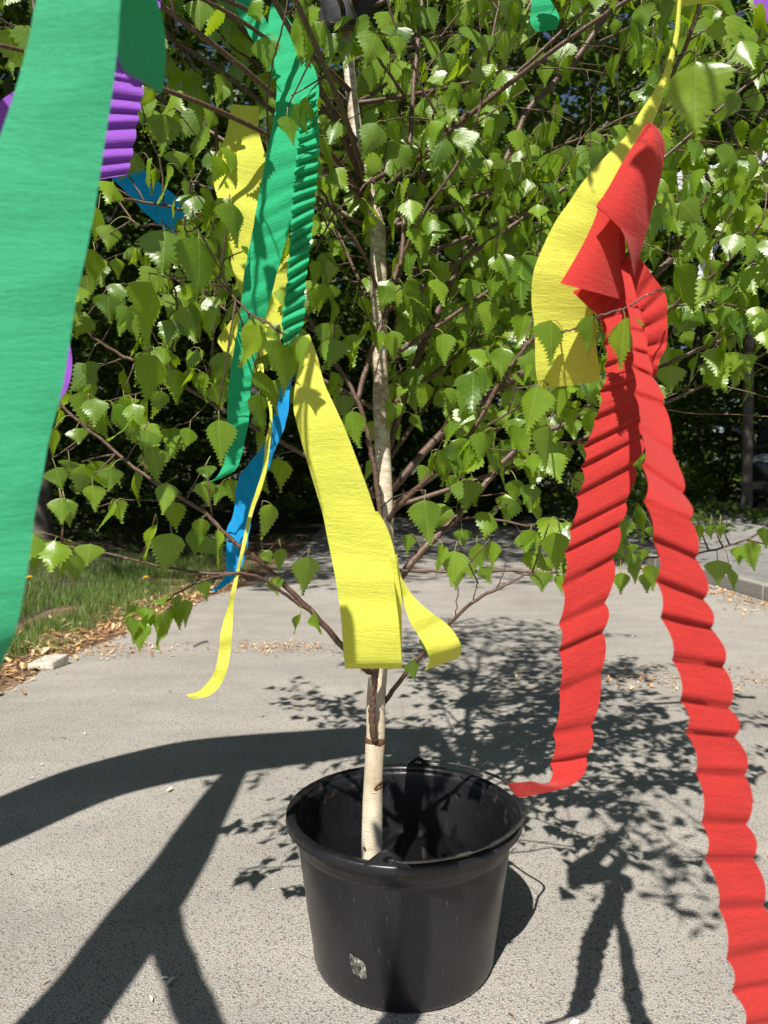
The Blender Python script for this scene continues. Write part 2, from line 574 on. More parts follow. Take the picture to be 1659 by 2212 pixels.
litter('ground_debris', 900, lambda: (rnd.uniform(-1.4, 2.4), 0.7 + 6.0 * rnd.random() ** 1.5, rnd.choice((0.004, 0.006, 0.009, 0.014))),
       [(0.10, 0.07, 0.05), (0.35, 0.25, 0.16), (0.55, 0.50, 0.42), (0.75, 0.73, 0.68)], 'tiny grit and scraps scattered on the pale asphalt')

GRASS = leaf_material('grass_blade', (0.06, 0.13, 0.02), (0.18, 0.27, 0.05), (0.2, 0.32, 0.03), 0.3, 0.5, False, 0.3)
mb = MB()
for i in range(46000):
    y = 2.3 + 5.5 * rnd.random() ** 1.3
    x = -1.50 - abs(rnd.gauss(0, 0.95)) + 0.25 * noise.noise(Vector((3, y * 1.7, 0))) + min(0.25, max(0, y - 3.2) * 0.1)
    if noise.noise(Vector((x * 2.3, y * 2.3, 5))) < -0.32: continue
    dens = 0.35 + 0.65 * min(1.0, max(0, (-1.50 - x)) / 0.3)
    if rnd.random() > dens: continue
    z = lot_height(x, y) - 0.006
    h = rnd.uniform(0.02, 0.075) * (0.55 + 0.45 * dens) * rnd.choice((1, 1, 1.35))
    a = rnd.uniform(0, 2 * PI); wd = rnd.uniform(0.002, 0.004)
    lean = rnd.uniform(0.15, 0.8) * h
    dx, dy = math.cos(a), math.sin(a)
    px, py = -dy * wd / 2, dx * wd / 2
    vs = [(x - px, y - py, z), (x + px, y + py, z),
          (x + dx * lean * 0.3 + px * 0.8, y + dy * lean * 0.3 + py * 0.8, z + h * 0.6), (x + dx * lean * 0.3 - px * 0.8, y + dy * lean * 0.3 - py * 0.8, z + h * 0.6),
          (x + dx * lean, y + dy * lean, z + h)]
    mb.add(vs, [(0, 1, 2, 3), (3, 2, 4)], None, 0, rnd.random())
tag(mb.build('grass', GRASS), 'short green grass growing on the verge left of the path', 'grass', kind='stuff')

# low plants on the bank to the right, under the trees
mb = MB()
for i in range(2600):
    c = rnd.choice(((3.6, 9.2, 0.5), (4.4, 9.6, 0.6), (5.0, 9.0, 0.4), (4.0, 10.3, 0.8), (2.9, 10.5, 0.5), (-4, 8.5, 1.2), (-3, 10.5, 1.2)))
    x = c[0] + rnd.gauss(0, c[2]); y = c[1] + rnd.gauss(0, 0.35)
    z = lot_height(x, y) + rnd.uniform(0.02, 0.28) * math.exp(-((x - c[0]) / c[2]) ** 2)
    a = rnd.uniform(0, 2 * PI); s = rnd.uniform(0.03, 0.075)
    n = Vector((rnd.gauss(0, 0.6), rnd.gauss(-0.2, 0.6), 1)).normalized()
    t1 = n.orthogonal().normalized(); t1.rotate(Matrix.Rotation(a, 3, n)); t2 = n.cross(t1)
    p = Vector((x, y, z))
    mb.add([p - t1 * s, p - t2 * s * 0.4, p + t1 * s, p + t2 * s * 0.4], [(0, 1, 2, 3)], None, 0, rnd.random())
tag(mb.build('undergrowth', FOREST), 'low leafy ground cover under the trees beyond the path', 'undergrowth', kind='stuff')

# concrete block on the verge
p0 = G(104, 1440)
mb = MB()
bmv = [(-.085, -.05, 0), (.055, -.07, 0), (.085, .05, 0), (-.05, .07, 0), (-.08, -.045, .030), (.05, -.065, .042), (.08, .05, .062), (-.045, .065, .050)]
mb.add([(p0.x + a * .85, p0.y + b * .85, c * .75) for a, b, c in bmv], [(3, 2, 1, 0), (4, 5, 6, 7), (0, 1, 5, 4), (1, 2, 6, 5), (2, 3, 7, 6), (3, 0, 4, 7)])
o = mb.build('concrete_block', plain('weathered_concrete', (0.42, 0.38, 0.32), 0.9, 0, 0.25, 40, 0.004), smooth=False)
bv = o.modifiers.new('bevel', 'BEVEL'); bv.width = 0.006; bv.segments = 2
tag(o, 'small flat grey concrete block lying in dry leaves at the grass edge', 'block')

# twig lying on the path
mb = MB()
a, b_ = G(418, 1396, 0.006), G(449, 1385, 0.006)
tube(mb, [a, (a + b_) / 2 + Vector((0, 0.01, 0.004)), b_], [0.004, 0.004, 0.003], 6)
tag(mb.build('fallen_stick', TWIG), 'short dark stick lying on the asphalt left of the yellow streamer', 'stick')

# dandelions
YEL = plain('dandelion_yellow', (0.85, 0.60, 0.02), 0.7)
STEM = plain('dandelion_stem', (0.15, 0.25, 0.05), 0.6)
for (u, v, z, lab) in ((315, 1249, 0.09, 'yellow dandelion in the shaded grass right of the green streamer, further from it'),
                       (63, 1249, 0.12, 'yellow dandelion in the shaded grass right beside the pale green streamer')):
    base = G(u, v + 14)
    gz = lot_height(base.x, base.y)
    base = G(u, v, gz + z); base.z = gz
    e = empty('dandelion', base, lab, 'flower', 'dandelions in the grass verge')
    mb = MB(); tube(mb, [base, base + Vector((0.01, 0, z * .6)), base + Vector((0, 0, z))], [0.003] * 3, 6)
    mb.build('stem', STEM, e)
    mb = MB()
    for ring in range(3):
        for k in range(16):
            a = 2 * PI * (k + ring * .33) / 16; r = 0.022 - ring * 0.006
            c = base + Vector((0, 0, z + ring * 0.003))
            d = Vector((math.cos(a), math.sin(a), 0.25 + ring * .3)); s_ = Vector((-math.sin(a), math.cos(a), 0)) * 0.004
            mb.add([c - s_ * .5, c + s_ * .5, c + d * r + s_, c + d * r - s_], [(0, 1, 2, 3)])
    mb.build('flower', YEL, e)

# ------------------------------------------------------------------ bucket
BX, BY = 0.032, 1.18
bk = empty('bucket', (BX, BY, 0), 'black plastic bucket holding the birch tree, standing on the asphalt', 'bucket')
mb = MB()
prof_out = [(0.0, 0.006), (0.132, 0.006), (0.138, 0.0), (0.1435, 0.003), (0.146, 0.010), (0.1475, 0.03), (0.155, 0.08), (0.163, 0.14), (0.1705, 0.195), (0.1718, 0.204), (0.1736, 0.205), (0.1765, 0.2325)]
prof_in = [(0.1745, 0.2355), (0.1715, 0.225), (0.168, 0.20), (0.160, 0.14), (0.152, 0.08), (0.145, 0.02), (0.140, 0.012), (0.0, 0.011)]
lathe(mb, prof_out + prof_in, (BX, BY, 0), 96)
mb.build('body', BUCKET, bk)
mb = MB()
lip = [(0.1738, 0.236), (0.1752, 0.2392), (0.179, 0.2405), (0.1868, 0.2402), (0.1893, 0.2385), (0.1898, 0.2275), (0.1886, 0.2262), (0.1876, 0.2275), (0.1872, 0.234), (0.183, 0.2355), (0.1775, 0.2335)]
lathe(mb, lip + [lip[0]], (BX, BY, 0), 96)
for k in range(28):                                   # short stiffening ribs under the lip
    a = 2 * PI * k / 28 + 0.07
    c = (BX + 0.1825 * math.cos(a), BY + 0.1825 * math.sin(a), 0.2305)
    box(mb, c, (0.0085, 0.0018, 0.008), a)
mb.build('rim', BUCKET, bk)
# lugs, front-left and back, each a rounded ear with a hole
def lug(ang, s=1.0):
    c = Vector((BX + 0.1835 * math.cos(ang), BY + 0.1835 * math.sin(ang), 0.2405))
    rad = Vector((math.cos(ang), math.sin(ang), 0)); tan = Vector((-math.sin(ang), math.cos(ang), 0))
    prof = []
    for i in range(25):
        q = -1 + 2 * i / 24
        prof.append((q * 0.030 * s, 0.0185 * s * (math.cos(q * PI / 2) ** 1.3)))
    vs, fs = [], []
    hole = [(0.0065 * s * math.cos(a), 0.0085 * s + 0.0048 * s * math.sin(a)) for a in [PI * 2 * k / 12 for k in range(12)]]
    bm = bmesh.new()
    def ring(off):
        o_ = [bm.verts.new(c + tan * x + Vector((0, 0, z - 0.002)) + rad * off) for x, z in prof]
        h_ = [bm.verts.new(c + tan * x + Vector((0, 0, z - 0.002)) + rad * off) for x, z in hole]
        return o_, h_
    A, B = ring(0.0035), ring(-0.0035)
    for (o_, h_) in (A, B):
        es = [bm.edges.new((o_[i], o_[(i + 1) % len(o_)])) for i in range(len(o_))] + [bm.edges.new((h_[i], h_[(i + 1) % 12])) for i in range(12)]
        bmesh.ops.triangle_fill(bm, use_beauty=True, edges=es)
    for (p, q) in ((A[0], B[0]), (A[1], B[1])):
        n = len(p)
        for i in range(n):
            bm.faces.new((p[i], p[(i + 1) % n], q[(i + 1) % n], q[i]))
    bmesh.ops.recalc_face_normals(bm, faces=bm.faces)
    me = bpy.data.meshes.new('handle_lug')
    for v in bm.verts: v.co -= Vector((BX, BY, 0))
    bm.to_mesh(me); bm.free()
    me.materials.append(BUCKET)
    o = bpy.data.objects.new('handle_lug', me); COL.objects.link(o); o.parent = bk
    return c
a_front = math.atan2(P(818, 1845, 1.0).y - BY, -0.035)
a_front = R(-98)
a_back = R(80)
lug(a_front, 1.15); lug(a_back, 0.85)
mb = MB()
pts = []
for i in range(61):
    q = i / 60
    a = a_front + (a_back - a_front) * q
    r = 0.1895 + 0.022 * math.exp(-((q - 0.58) / 0.05) ** 2) + 0.006 * math.exp(-((q - 0.58) / 0.18) ** 2)
    z = 0.2465 + 0.006 * math.sin(q * PI) - 0.010 * math.exp(-((q - 0.58) / 0.06) ** 2)
    if i < 2: r -= 0.005
    pts.append((BX + r * math.cos(a), BY + r * math.sin(a), z))
tube(mb, pts, [0.0024] * 61, 8)
mb.build('wire_handle', plain('dull_wire', (0.16, 0.15, 0.14), 0.35, 0.85, 0.4, 60), bk)
# rest of a torn paper sticker on the side
def sticker():
    m, t, b = mat('sticker_rest')
    n = noise_tex(t, coords(t, 'Object', (1, 1, 0.55)), 130, 6, 0.8)
    t.links.new(ramp(t, n.outputs[0], [(0.42, (0.015, 0.015, 0.016)), (0.52, (0.11, 0.10, 0.085)), (0.62, (0.42, 0.40, 0.35))]), b.inputs['Base Color'])
    b.inputs['Roughness'].default_value = 0.8
    return m
mb = MB()
rows = 9; cols_ = 7; vs = []; fs = []
for j in range(rows):
    for i in range(cols_):
        a = R(-121.5) + R(9.5) * (i / (cols_ - 1)) * (1 if 0 < j < rows - 1 else 0.8)
        z = 0.055 + 0.030 * j / (rows - 1) - 0.006 * i / (cols_ - 1) + (0.003 * noise.noise(Vector((i * .9, j, 3))) if j in (0, rows - 1) else 0)
        a += 0.010 * noise.noise(Vector((i, j * 0.9, 8))) if i in (0, cols_ - 1) else 0
        r = 0.1475 + (z - 0.03) / 0.05 * 0.0075 + 0.0009
        vs.append((BX + r * math.cos(a), BY + r * math.sin(a), z))
for j in range(rows - 1):
    for i in range(cols_ - 1):
        a = j * cols_ + i
        fs.append((a, a + 1, a + cols_ + 1, a + cols_))
mb.add(vs, fs)
mb.build('sticker_scrap', sticker(), bk)
# water in the bucket
mb = MB()
vs = [(BX, BY, 0.13)] + [(BX + 0.1575 * math.cos(2 * PI * k / 64), BY + 0.1575 * math.sin(2 * PI * k / 64), 0.13) for k in range(64)]
mb.add(vs, [(0, 1 + k, 1 + (k + 1) % 64) for k in range(64)])
m, t, b = mat('dark_water')
b.inputs['Base Color'].default_value = (0.006, 0.006, 0.007, 1)
b.inputs['Roughness'].default_value = 0.04
bump(t, b, noise_tex(t, coords(t), 14, 2).outputs[0], 0.08, 0.004)
tag(mb.build('water', m), kind='structure')

# ------------------------------------------------------------------ crepe paper streamers
ZS = 4
zbuf = np.full((2212 // ZS + 2, 1659 // ZS + 2), 99.0)
zcov = np.full(zbuf.shape, 0.0)
def stamp(p, cover):
    u, v, d = proj(p)
    i, j = int(v // ZS), int(u // ZS)
    if 0 <= i < zbuf.shape[0] and 0 <= j < zbuf.shape[1] and d < zbuf[i, j]:
        zbuf[i, j] = d; zcov[i, j] = cover

def strip_mesh(mb, grid, vlen):
    """grid[row][col] of points"""
    nr, nc = len(grid), len(grid[0])
    vs = [p for row in grid for p in row]
    uv = [(k / (nc - 1), vlen[j]) for j in range(nr) for k in range(nc)]
    fs = [(j * nc + k, j * nc + k + 1, (j + 1) * nc + k + 1, (j + 1) * nc + k) for j in range(nr - 1) for k in range(nc - 1)]
    mb.add(vs, fs, uv)

def ribbon(name, m, label, rows, d, creases=0, amp=0.006, edge=0.0, slant=0.0, sharp=1.0, explicit=False, cup=0.0, cols=13, ripple=0.0012, cover=0.0, group=None, sub=8, parent=None, off=(0, 0, 0)):
    """rows: (uL, vL, uR, vR[, dL, dR]); explicit: every row is a crease line"""
    off = Vector(off)
    R6 = []
    for r in rows:
        dl, dr = (r[4], r[5]) if len(r) > 5 else ((r[4], r[4]) if len(r) == 5 else (d, d))
        a, b = P(r[0], r[1], dl) + off, P(r[2], r[3], dr) + off
        R6.append((a.x, a.y, a.z, b.x, b.y, b.z))
    grid, vlen = [], []
    seed = rnd.uniform(0, 100)
    if explicit:
        K = sub
        seq = []
        for i in range(len(R6) - 1):
            a, b = np.array(R6[i]), np.array(R6[i + 1])
            for k in range(K):
                seq.append((a + (b - a) * (k / K), k / K))
        seq.append((np.array(R6[-1]), 0.0))
    else:
        seq = [(q, None) for q in catmull(R6, sub)]
        if creases:
            arr = np.array([q for q, _ in seq])
            mid = (arr[:, :3] + arr[:, 3:]) / 2
            ln = np.concatenate([[0], np.cumsum(np.linalg.norm(np.diff(mid, axis=0), axis=1))]); ln /= ln[-1]
            M = creases * 8
            def at(t):
                t = min(1, max(0, t))
                return np.array([np.interp(t, ln, arr[:, c]) for c in range(6)])
            seq = None
    acc = 0
    prev = None
    if not explicit and creases:
        js = range(M + 1)
    else:
        js = range(len(seq))
    tcache = {}
    for j in js:
        row = []
        for k in range(cols):
            wv = k / (cols - 1)
            if not explicit and creases:
                t = j / M
                irr = 0.30 / creases * noise.noise(Vector((seed, t * creases * 0.45, 0)))
                ph = (t + irr) * creases
                sl = slant / creases * (wv - 0.5)
                sfade = min(1, t * 6, (1 - t) * 6)
                q = at(t + sl * sfade)
                f = abs(math.sin(ph * PI)) ** sharp if sharp else abs(((ph) % 1) * 2 - 1)
                A = amp * (1 + 0.5 * noise.noise(Vector((seed + 7, t * creases * 0.7, wv))))
            else:
                q, fr = seq[j]
                f = ((fr / .84) ** .75 if fr < .84 else ((1 - fr) / .16) ** .8) if fr is not None and explicit else 0
                A = amp
            L, Rr = Vector(q[:3]), Vector(q[3:])
            if explicit:
                fe = math.sin(fr * PI) ** .8
                ev = edge * (1 + .6 * noise.noise(Vector((seed, j / K * .8, 5))))
                w2 = wv + fe * (ev * .75 * (1 - wv) + ev * wv)
                A = amp * (1 + .6 * noise.noise(Vector((seed + 3, j / K * .7, wv * 1.5))))
            else:
                w2 = wv + (wv - 0.5) * 2 * edge * f
            p = L + (Rr - L) * w2
            tocam = (CPOS + off - p).normalized()
            p = p + tocam * (A * f + cup * 4 * wv * (1 - wv))
            if ripple:
                p = p + tocam * (ripple * noise.noise(Vector((seed + wv * 1.1, (j * 0.10 if not explicit else j * 0.12), 2))) * 2)
            row.append(p)
        c = (row[0] + row[-1]) / 2
        if prev is not None: acc += (c - prev).length
        prev = c
        vlen.append(acc)
        grid.append(row)
        for p in row: stamp(p, cover)
        for a, b in zip(row, row[1:]):
            for q in (0.33, 0.66): stamp(a + (b - a) * q, cover)
    mb = MB()
    strip_mesh(mb, grid, vlen)
    o = mb.build(name, m, parent)
    if label: tag(o, label, 'paper streamer', group)
    return o, mb
GRP = 'crepe paper streamers tied in the birch tree'

# pale green band close to the camera, folded over above the frame
ribbon('crepe_streamer', CG_PALE, 'wide pale green streamer hanging nearest the camera along the left edge', [
    (338, 196, 347, 203, .44, .44), (300, 172, 352, 190, .44, .435), (262, 142, 357, 150, .44, .43), (244, 60, 355, 60, .43, .42), (205, -30, 330, -35, .42, .41), (170, -110, 310, -130, .41, .40),
    (135, -160, 300, -190, .39, .385), (110, -120, 285, -130, .375, .375), (78, 0, 262, -10, .37, .37), (58, 100, 255, 90, .37, .37), (28, 210, 244, 190, .37, .37), (-2, 300, 223, 330, .37, .37), (-38, 420, 207, 440, .37, .37),
    (-65, 540, 185, 553, .37, .37), (-85, 660, 164, 650, .37, .37), (-105, 770, 148, 760, .37, .37), (-125, 870, 131, 855, .37, .37), (-145, 960, 106, 950, .37, .37),
    (-160, 1040, 91, 1035, .37, .37), (-170, 1120, 76, 1106, .37, .37), (-175, 1200, 66, 1190, .37, .37), (-178, 1290, 51, 1280, .37, .37), (-180, 1380, 36, 1352, .37, .37), (-180, 1470, 8, 1425, .37, .38), (-180, 1560, -30, 1500, .37, .39)],
    .37, cup=0.003, cols=17, sub=8, ripple=0.0014, cover=1, group=GRP)

# purple behind it
ribbon('crepe_streamer', CP, 'purple accordion-pleated streamer sticking out behind the pale green one', [
    (296, -60, 352, -20, .86), (270, 20, 332, 60, .84), (232, 90, 316, 120, .82), (196, 150, 306, 185, .80), (190, 200, 300, 228, .80), (184, 260, 292, 272, .80), (178, 320, 284, 325, .80), (172, 395, 272, 378, .80)],
    .8, creases=15, amp=0.008, edge=0.05, slant=-0.5, sharp=0.9, group=GRP, cover=0.7)
ribbon('crepe_streamer', CP, 'smooth purple streamer curling out on both sides behind the pale green one', [
    (-30, 410, -75, 360), (25, 320, -20, 240), (50, 290, 60, 195), (50, 330, 115, 300), (45, 450, 110, 450), (60, 600, 125, 600), (80, 710, 148, 725), (86, 770, 156, 785), (80, 830, 146, 838), (40, 880, 110, 890)],
    .72, group=GRP, cover=0.5)
ribbon('crepe_streamer', CP, 'purple streamer end hanging at the top right corner of the picture', [
    (1590, -90, 1680, -60), (1612, -40, 1676, -30), (1630, 10, 1690, 6), (1640, 38, 1680, 34), (1646, 54, 1668, 48)], 1.05, group=GRP, cover=0.8)

# blue
ribbon('crepe_streamer', CB, 'blue streamer slanting behind the purple pleats at the upper left', [
    (200, 345, 262, 305), (235, 378, 290, 345), (270, 412, 325, 378), (305, 450, 362, 410), (340, 482, 398, 440), (372, 505, 425, 470)], 1.2, creases=5, amp=0.004, edge=0.02, sharp=1.5, group=GRP, cover=0.4)
ribbon('crepe_streamer', CB, 'blue streamer with a pointed tip hanging in the foliage left of the yellow loop', [
    (612, 800, 640, 770), (602, 865, 625, 850), (590, 900, 622, 890), (584, 938, 611, 932), (560, 975, 596, 965), (535, 1005, 582, 1005), (513, 1043, 565, 1050), (506, 1106, 545, 1110), (492, 1142, 536, 1160), (489, 1190, 530, 1199),
    (488, 1240, 514, 1238), (474, 1260, 494, 1260), (457, 1277, 464, 1278)], 1.08, creases=12, amp=0.005, edge=0.04, slant=1.5, sharp=1.2, group=GRP, cover=0.45)

# white behind the leaves at the right
ribbon('crepe_streamer', CW, 'white streamer winding behind the leaves at the right edge', [
    (1700, 296, 1700, 330), (1655, 316, 1660, 346), (1600, 342, 1610, 370), (1545, 358, 1554, 386), (1500, 366, 1508, 396), (1466, 374, 1490, 410), (1466, 400, 1500, 420), (1482, 460, 1512, 468), (1502, 520, 1532, 518), (1512, 570, 1540, 570), (1506, 615, 1532, 622)],
    1.5, group=GRP, cover=0.12, creases=26, amp=0.002, edge=0.12, sharp=0.8)

# yellow, left of the middle
ribbon('crepe_streamer', CY, 'broad yellow streamer hanging behind the green pleated panels', [
    (500, 225, 560, 230, 1.14), (488, 290, 560, 285, 1.14), (468, 335, 574, 342, 1.13), (458, 375, 582, 420, 1.13), (470, 430, 600, 480, 1.12), (488, 500, 622, 540, 1.12), (500, 570, 634, 590, 1.12), (522, 640, 638, 640, 1.12), (560, 700, 640, 700, 1.12)],
    1.12, cup=0.006, group=GRP, cover=0.55)
ribbon('crepe_streamer', CY, 'yellow streamer folded to a corner above and thinning to an edge-on strand with curled tip', [
    (560, 610, 640, 650, 1.11), (515, 670, 600, 745, 1.11), (488, 708, 552, 776, 1.11), (470, 738, 514, 802, 1.11), (505, 775, 520, 812, 1.10), (543, 800, 566, 785, 1.09), (556, 822, 570, 826, 1.06), (571, 850, 586, 848, 1.05), (581, 881, 588, 881, 1.04), (582, 914, 588, 914, 1.03), (573, 958, 584, 958, 1.02), (568, 1010, 577, 1012, 1.01), (553, 1060, 564, 1060, 1.0),
    (538, 1106, 547, 1106, 1.0), (520, 1189, 529, 1185, .99), (509, 1239, 518, 1229, .99), (500, 1275, 511, 1268, .98), (492, 1310, 505, 1304, .98), (481, 1348, 503, 1340, .98), (475, 1380, 501, 1373, .97), (472, 1412, 498, 1408, .97), (466, 1442, 491, 1446, .96),
    (452, 1470, 475, 1482, .96), (430, 1492, 449, 1504, .95), (402, 1501, 413, 1510, .94)], 1.0, group=GRP, cover=0.85, cols=9)
ribbon('crepe_streamer', CY, 'long yellow streamer looped low in front of the birch trunk', [
    (640, 730, 668, 722, .78), (648, 775, 684, 766, .77), (638, 830, 700, 826, .75), (634, 880, 722, 875, .735), (645, 930, 745, 925, .73), (660, 985, 768, 985, .73), (678, 1045, 792, 1050, .73), (696, 1106, 812, 1110, .73), (705, 1150, 828, 1160, .73), (714, 1195, 841, 1205, .73),
    (723, 1240, 850, 1250, .725), (731, 1290, 856, 1300, .725), (737, 1340, 862, 1350, .72), (741, 1395, 866, 1400, .72), (744, 1430, 868, 1432, .723), (746, 1444, 868, 1444, .735), (750, 1436, 869, 1438, .750), (752, 1400, 868, 1400, .758),
    (752, 1340, 868, 1340, .765), (752, 1290, 867, 1290, .765), (748, 1240, 860, 1240, .765), (742, 1190, 852, 1190, .765), (735, 1145, 838, 1145, .765), (725, 1100, 818, 1105, .765)],
    .73, cup=0.002, cols=15, group=GRP, cover=1, ripple=0.0010)
ribbon('crepe_streamer', CY, 'short yellow streamer end curling up at the right of the yellow loop', [
    (850, 1205, 858, 1195, .78), (857, 1236, 864, 1238, .78), (863, 1262, 874, 1258, .78), (868, 1290, 888, 1282, .78), (878, 1322, 910, 1305, .775), (888, 1348, 934, 1325, .77), (902, 1370, 958, 1342, .77), (914, 1390, 978, 1362, .765), (923, 1408, 992, 1384, .765), (926, 1424, 997, 1402, .77), (923, 1438, 993, 1418, .785), (916, 1449, 984, 1425, .80)],
    .77, cup=0.002, group=GRP, cover=1)

# yellow at the right
ribbon('crepe_streamer', CY, 'yellow streamer widening downwards beside the red one', [
    (1470, -60, 1480, -60, .80), (1464, 0, 1472, 0, .80), (1458, 67, 1467, 73, .79), (1446, 117, 1456, 125, .78), (1429, 167, 1444, 180, .77), (1406, 207, 1428, 222, .76), (1380, 246, 1410, 268, .75), (1352, 293, 1388, 318, .74), (1304, 342, 1366, 375, .73), (1259, 393, 1345, 425, .72), (1229, 437, 1325, 475, .72),
    (1199, 480, 1310, 520, .72), (1172, 535, 1295, 560, .72), (1152, 590, 1284, 610, .72), (1148, 650, 1280, 655, .725), (1155, 710, 1284, 705, .73), (1156, 770, 1290, 760, .73), (1160, 820, 1295, 800, .735), (1172, 841, 1297, 823, .74)],
    .73, cup=0.003, cols=15, group=GRP, cover=1, ripple=0.0016)
ribbon('crepe_streamer', CY, 'yellow streamer crossing level at the top right above the big leaf', [
    (1440, -30, 1442, -8), (1475, -14, 1473, 12), (1510, -14, 1510, 8), (1550, -20, 1550, 2), (1600, -40, 1600, -14)], .86, group=GRP, cover=0.9)

# greens in the middle
ribbon('crepe_streamer', CG, 'green streamer end at the very top left of the middle pleats', [
    (470, -60, 540, -60, 1.05), (490, -20, 556, -10, 1.05), (518, 34, 562, 24, 1.05), (540, 76, 588, 66, 1.05), (572, 128, 612, 108, 1.05), (590, 170, 620, 150, 1.06)], 1.05, creases=8, amp=0.003, edge=0.03, slant=-1.0, group=GRP, cover=0.5)
ribbon('crepe_streamer', CG, 'green streamer with wide flat pleats hanging left of the tight pleats, curling at its tip', [
    (588, 0, 600, 6, 1.06), (580, 50, 634, 60, 1.05), (588, 105, 655, 108, 1.04), (596, 155, 680, 152, 1.03), (598, 205, 688, 205, 1.02), (592, 258, 672, 264, 1.01), (581, 310, 652, 318, 1.0), (570, 367, 646, 367, 1.0), (556, 440, 636, 420, 1.0), (546, 500, 627, 485, 1.0), (535, 553, 608, 553, 1.0),
    (527, 600, 596, 597, 1.0), (523, 640, 585, 640, 1.0), (518, 690, 572, 690, 1.01), (509, 735, 560, 745, 1.02), (501, 785, 547, 794, 1.02), (493, 840, 541, 848, 1.02), (491, 903, 538, 903, 1.02), (491, 950, 528, 955, 1.02), (485, 995, 520, 990, 1.02), (468, 1030, 506, 1018, 1.02), (440, 1043, 470, 1036, 1.02), (420, 1046, 432, 1050, 1.02)],
    1.0, creases=24, amp=0.0026, edge=0.012, slant=-0.5, sharp=0.8, group=GRP, cover=0.75, cols=13)
ribbon('crepe_streamer', CG, 'green streamer in tight accordion pleats behind the hanging leaf cluster', [
    (650, 210, 680, 190, 1.0), (650, 258, 684, 245, .985), (646, 310, 687, 320, .97), (640, 367, 684, 378, .97), (634, 433, 676, 440, .97), (631, 500, 671, 500, .97), (626, 560, 664, 560, .97), (620, 625, 657, 625, .97), (613, 680, 655, 680, .97), (612, 726, 648, 712, .97), (618, 755, 630, 748, .97)],
    .97, creases=22, amp=0.014, edge=0.10, slant=-1.1, sharp=0.9, group=GRP, cover=0.8, cols=11)
ribbon('crepe_streamer', CG, 'short dark green streamer end at the top right of the trunk', [
    (1152, -70, 1186, -66), (1150, -10, 1184, -12), (1146, 45, 1206, 32), (1158, 69, 1203, 64)], 1.3, creases=3, amp=0.004, edge=0.02, group=GRP, cover=0.6)

# red: hood, cone and back band of a loosely knotted streamer, then its two tails
red = empty('crepe_streamer', P(1370, 600, .68), 'red streamer knotted over a twig with two long wavy tails', 'paper streamer', GRP)
ribbon('knot_hood', CR, None, [
    (1398, 262, 1418, 272, .690, .690), (1388, 278, 1434, 300, .682, .684), (1375, 302, 1436, 330, .676, .684), (1357, 330, 1430, 372, .672, .682), (1338, 362, 1420, 412, .668, .680), (1320, 395, 1409, 452, .665, .680), (1304, 422, 1400, 490, .664, .680), (1288, 447, 1390, 525, .664, .682), (1312, 456, 1383, 550, .664, .684), (1334, 478, 1377, 572, .666, .686), (1352, 520, 1374, 588, .672, .688), (1368, 585, 1371, 602, .680, .688)],
    .67, cup=0.016, cols=15, cover=1, parent=red, ripple=0.0)
ribbon('knot_cone', CR, None, [
    (1296, 436, 1352, 478, .692, .70), (1284, 474, 1349, 520, .688, .70), (1266, 514, 1346, 560, .684, .70), (1240, 562, 1343, 610, .680, .70), (1210, 612, 1340, 646, .676, .70)],
    .68, cup=0.012, cols=15, cover=1, parent=red, ripple=0.0)
# curve the lower hem of the cone: extra hem rows
ribbon('knot_band', CR, None, [
    (1368, 538, 1300, 640, .70, .71), (1392, 572, 1306, 672, .70, .71), (1412, 600, 1318, 684, .70, .71), (1438, 640, 1350, 688, .70, .705), (1441, 690, 1372, 700, .70, .705), (1440, 745, 1392, 735, .70, .705), (1424, 780, 1398, 772, .70, .705), (1418, 815, 1402, 806, .705, .705)],
    .70, creases=7, amp=0.004, edge=0.01, sharp=0.8, slant=0.6, cols=13, cover=1, parent=red)
ribbon('knot_band', CR, None, [
    (1236, 630, 1322, 590, .705, .715), (1262, 655, 1352, 600, .71, .715), (1288, 680, 1385, 630, .71, .715), (1300, 700, 1396, 665, .71, .715), (1302, 720, 1388, 700, .71, .715)],
    .71, creases=5, amp=0.0035, sharp=0.8, slant=0.3, cols=13, cover=1, parent=red)
ribbon('tail', CR, None, [
    (1302, 690, 1378, 668), (1303, 742, 1386, 712), (1304, 792, 1390, 762), (1294, 846, 1393, 812), (1283, 906, 1391, 858), (1259, 966, 1387, 903), (1254, 1010, 1381, 946), (1243, 1073, 1366, 1006), (1229, 1145, 1350, 1085), (1219, 1193, 1336, 1135), (1213, 1266, 1323, 1206),
    (1206, 1349, 1306, 1303), (1206, 1406, 1301, 1366), (1208, 1493, 1297, 1456), (1194, 1586, 1276, 1570), (1188, 1649, 1266, 1636)],
    .70, explicit=True, amp=0.0055, edge=0.12, sub=11, cols=13, cover=1, parent=red, ripple=0.0006)
ribbon('tail_tip', CR, None, [
    (1188, 1649, 1266, 1636, .70, .70), (1194, 1668, 1268, 1655, .695, .695), (1186, 1690, 1256, 1680, .69, .69), (1172, 1693, 1226, 1700, .68, .685), (1150, 1688, 1180, 1712, .67, .68), (1122, 1690, 1145, 1719, .665, .672), (1100, 1691, 1120, 1722, .66, .668), (1094, 1690, 1103, 1706, .66, .665)],
    .69, cols=9, cover=1, parent=red, ripple=0.0)
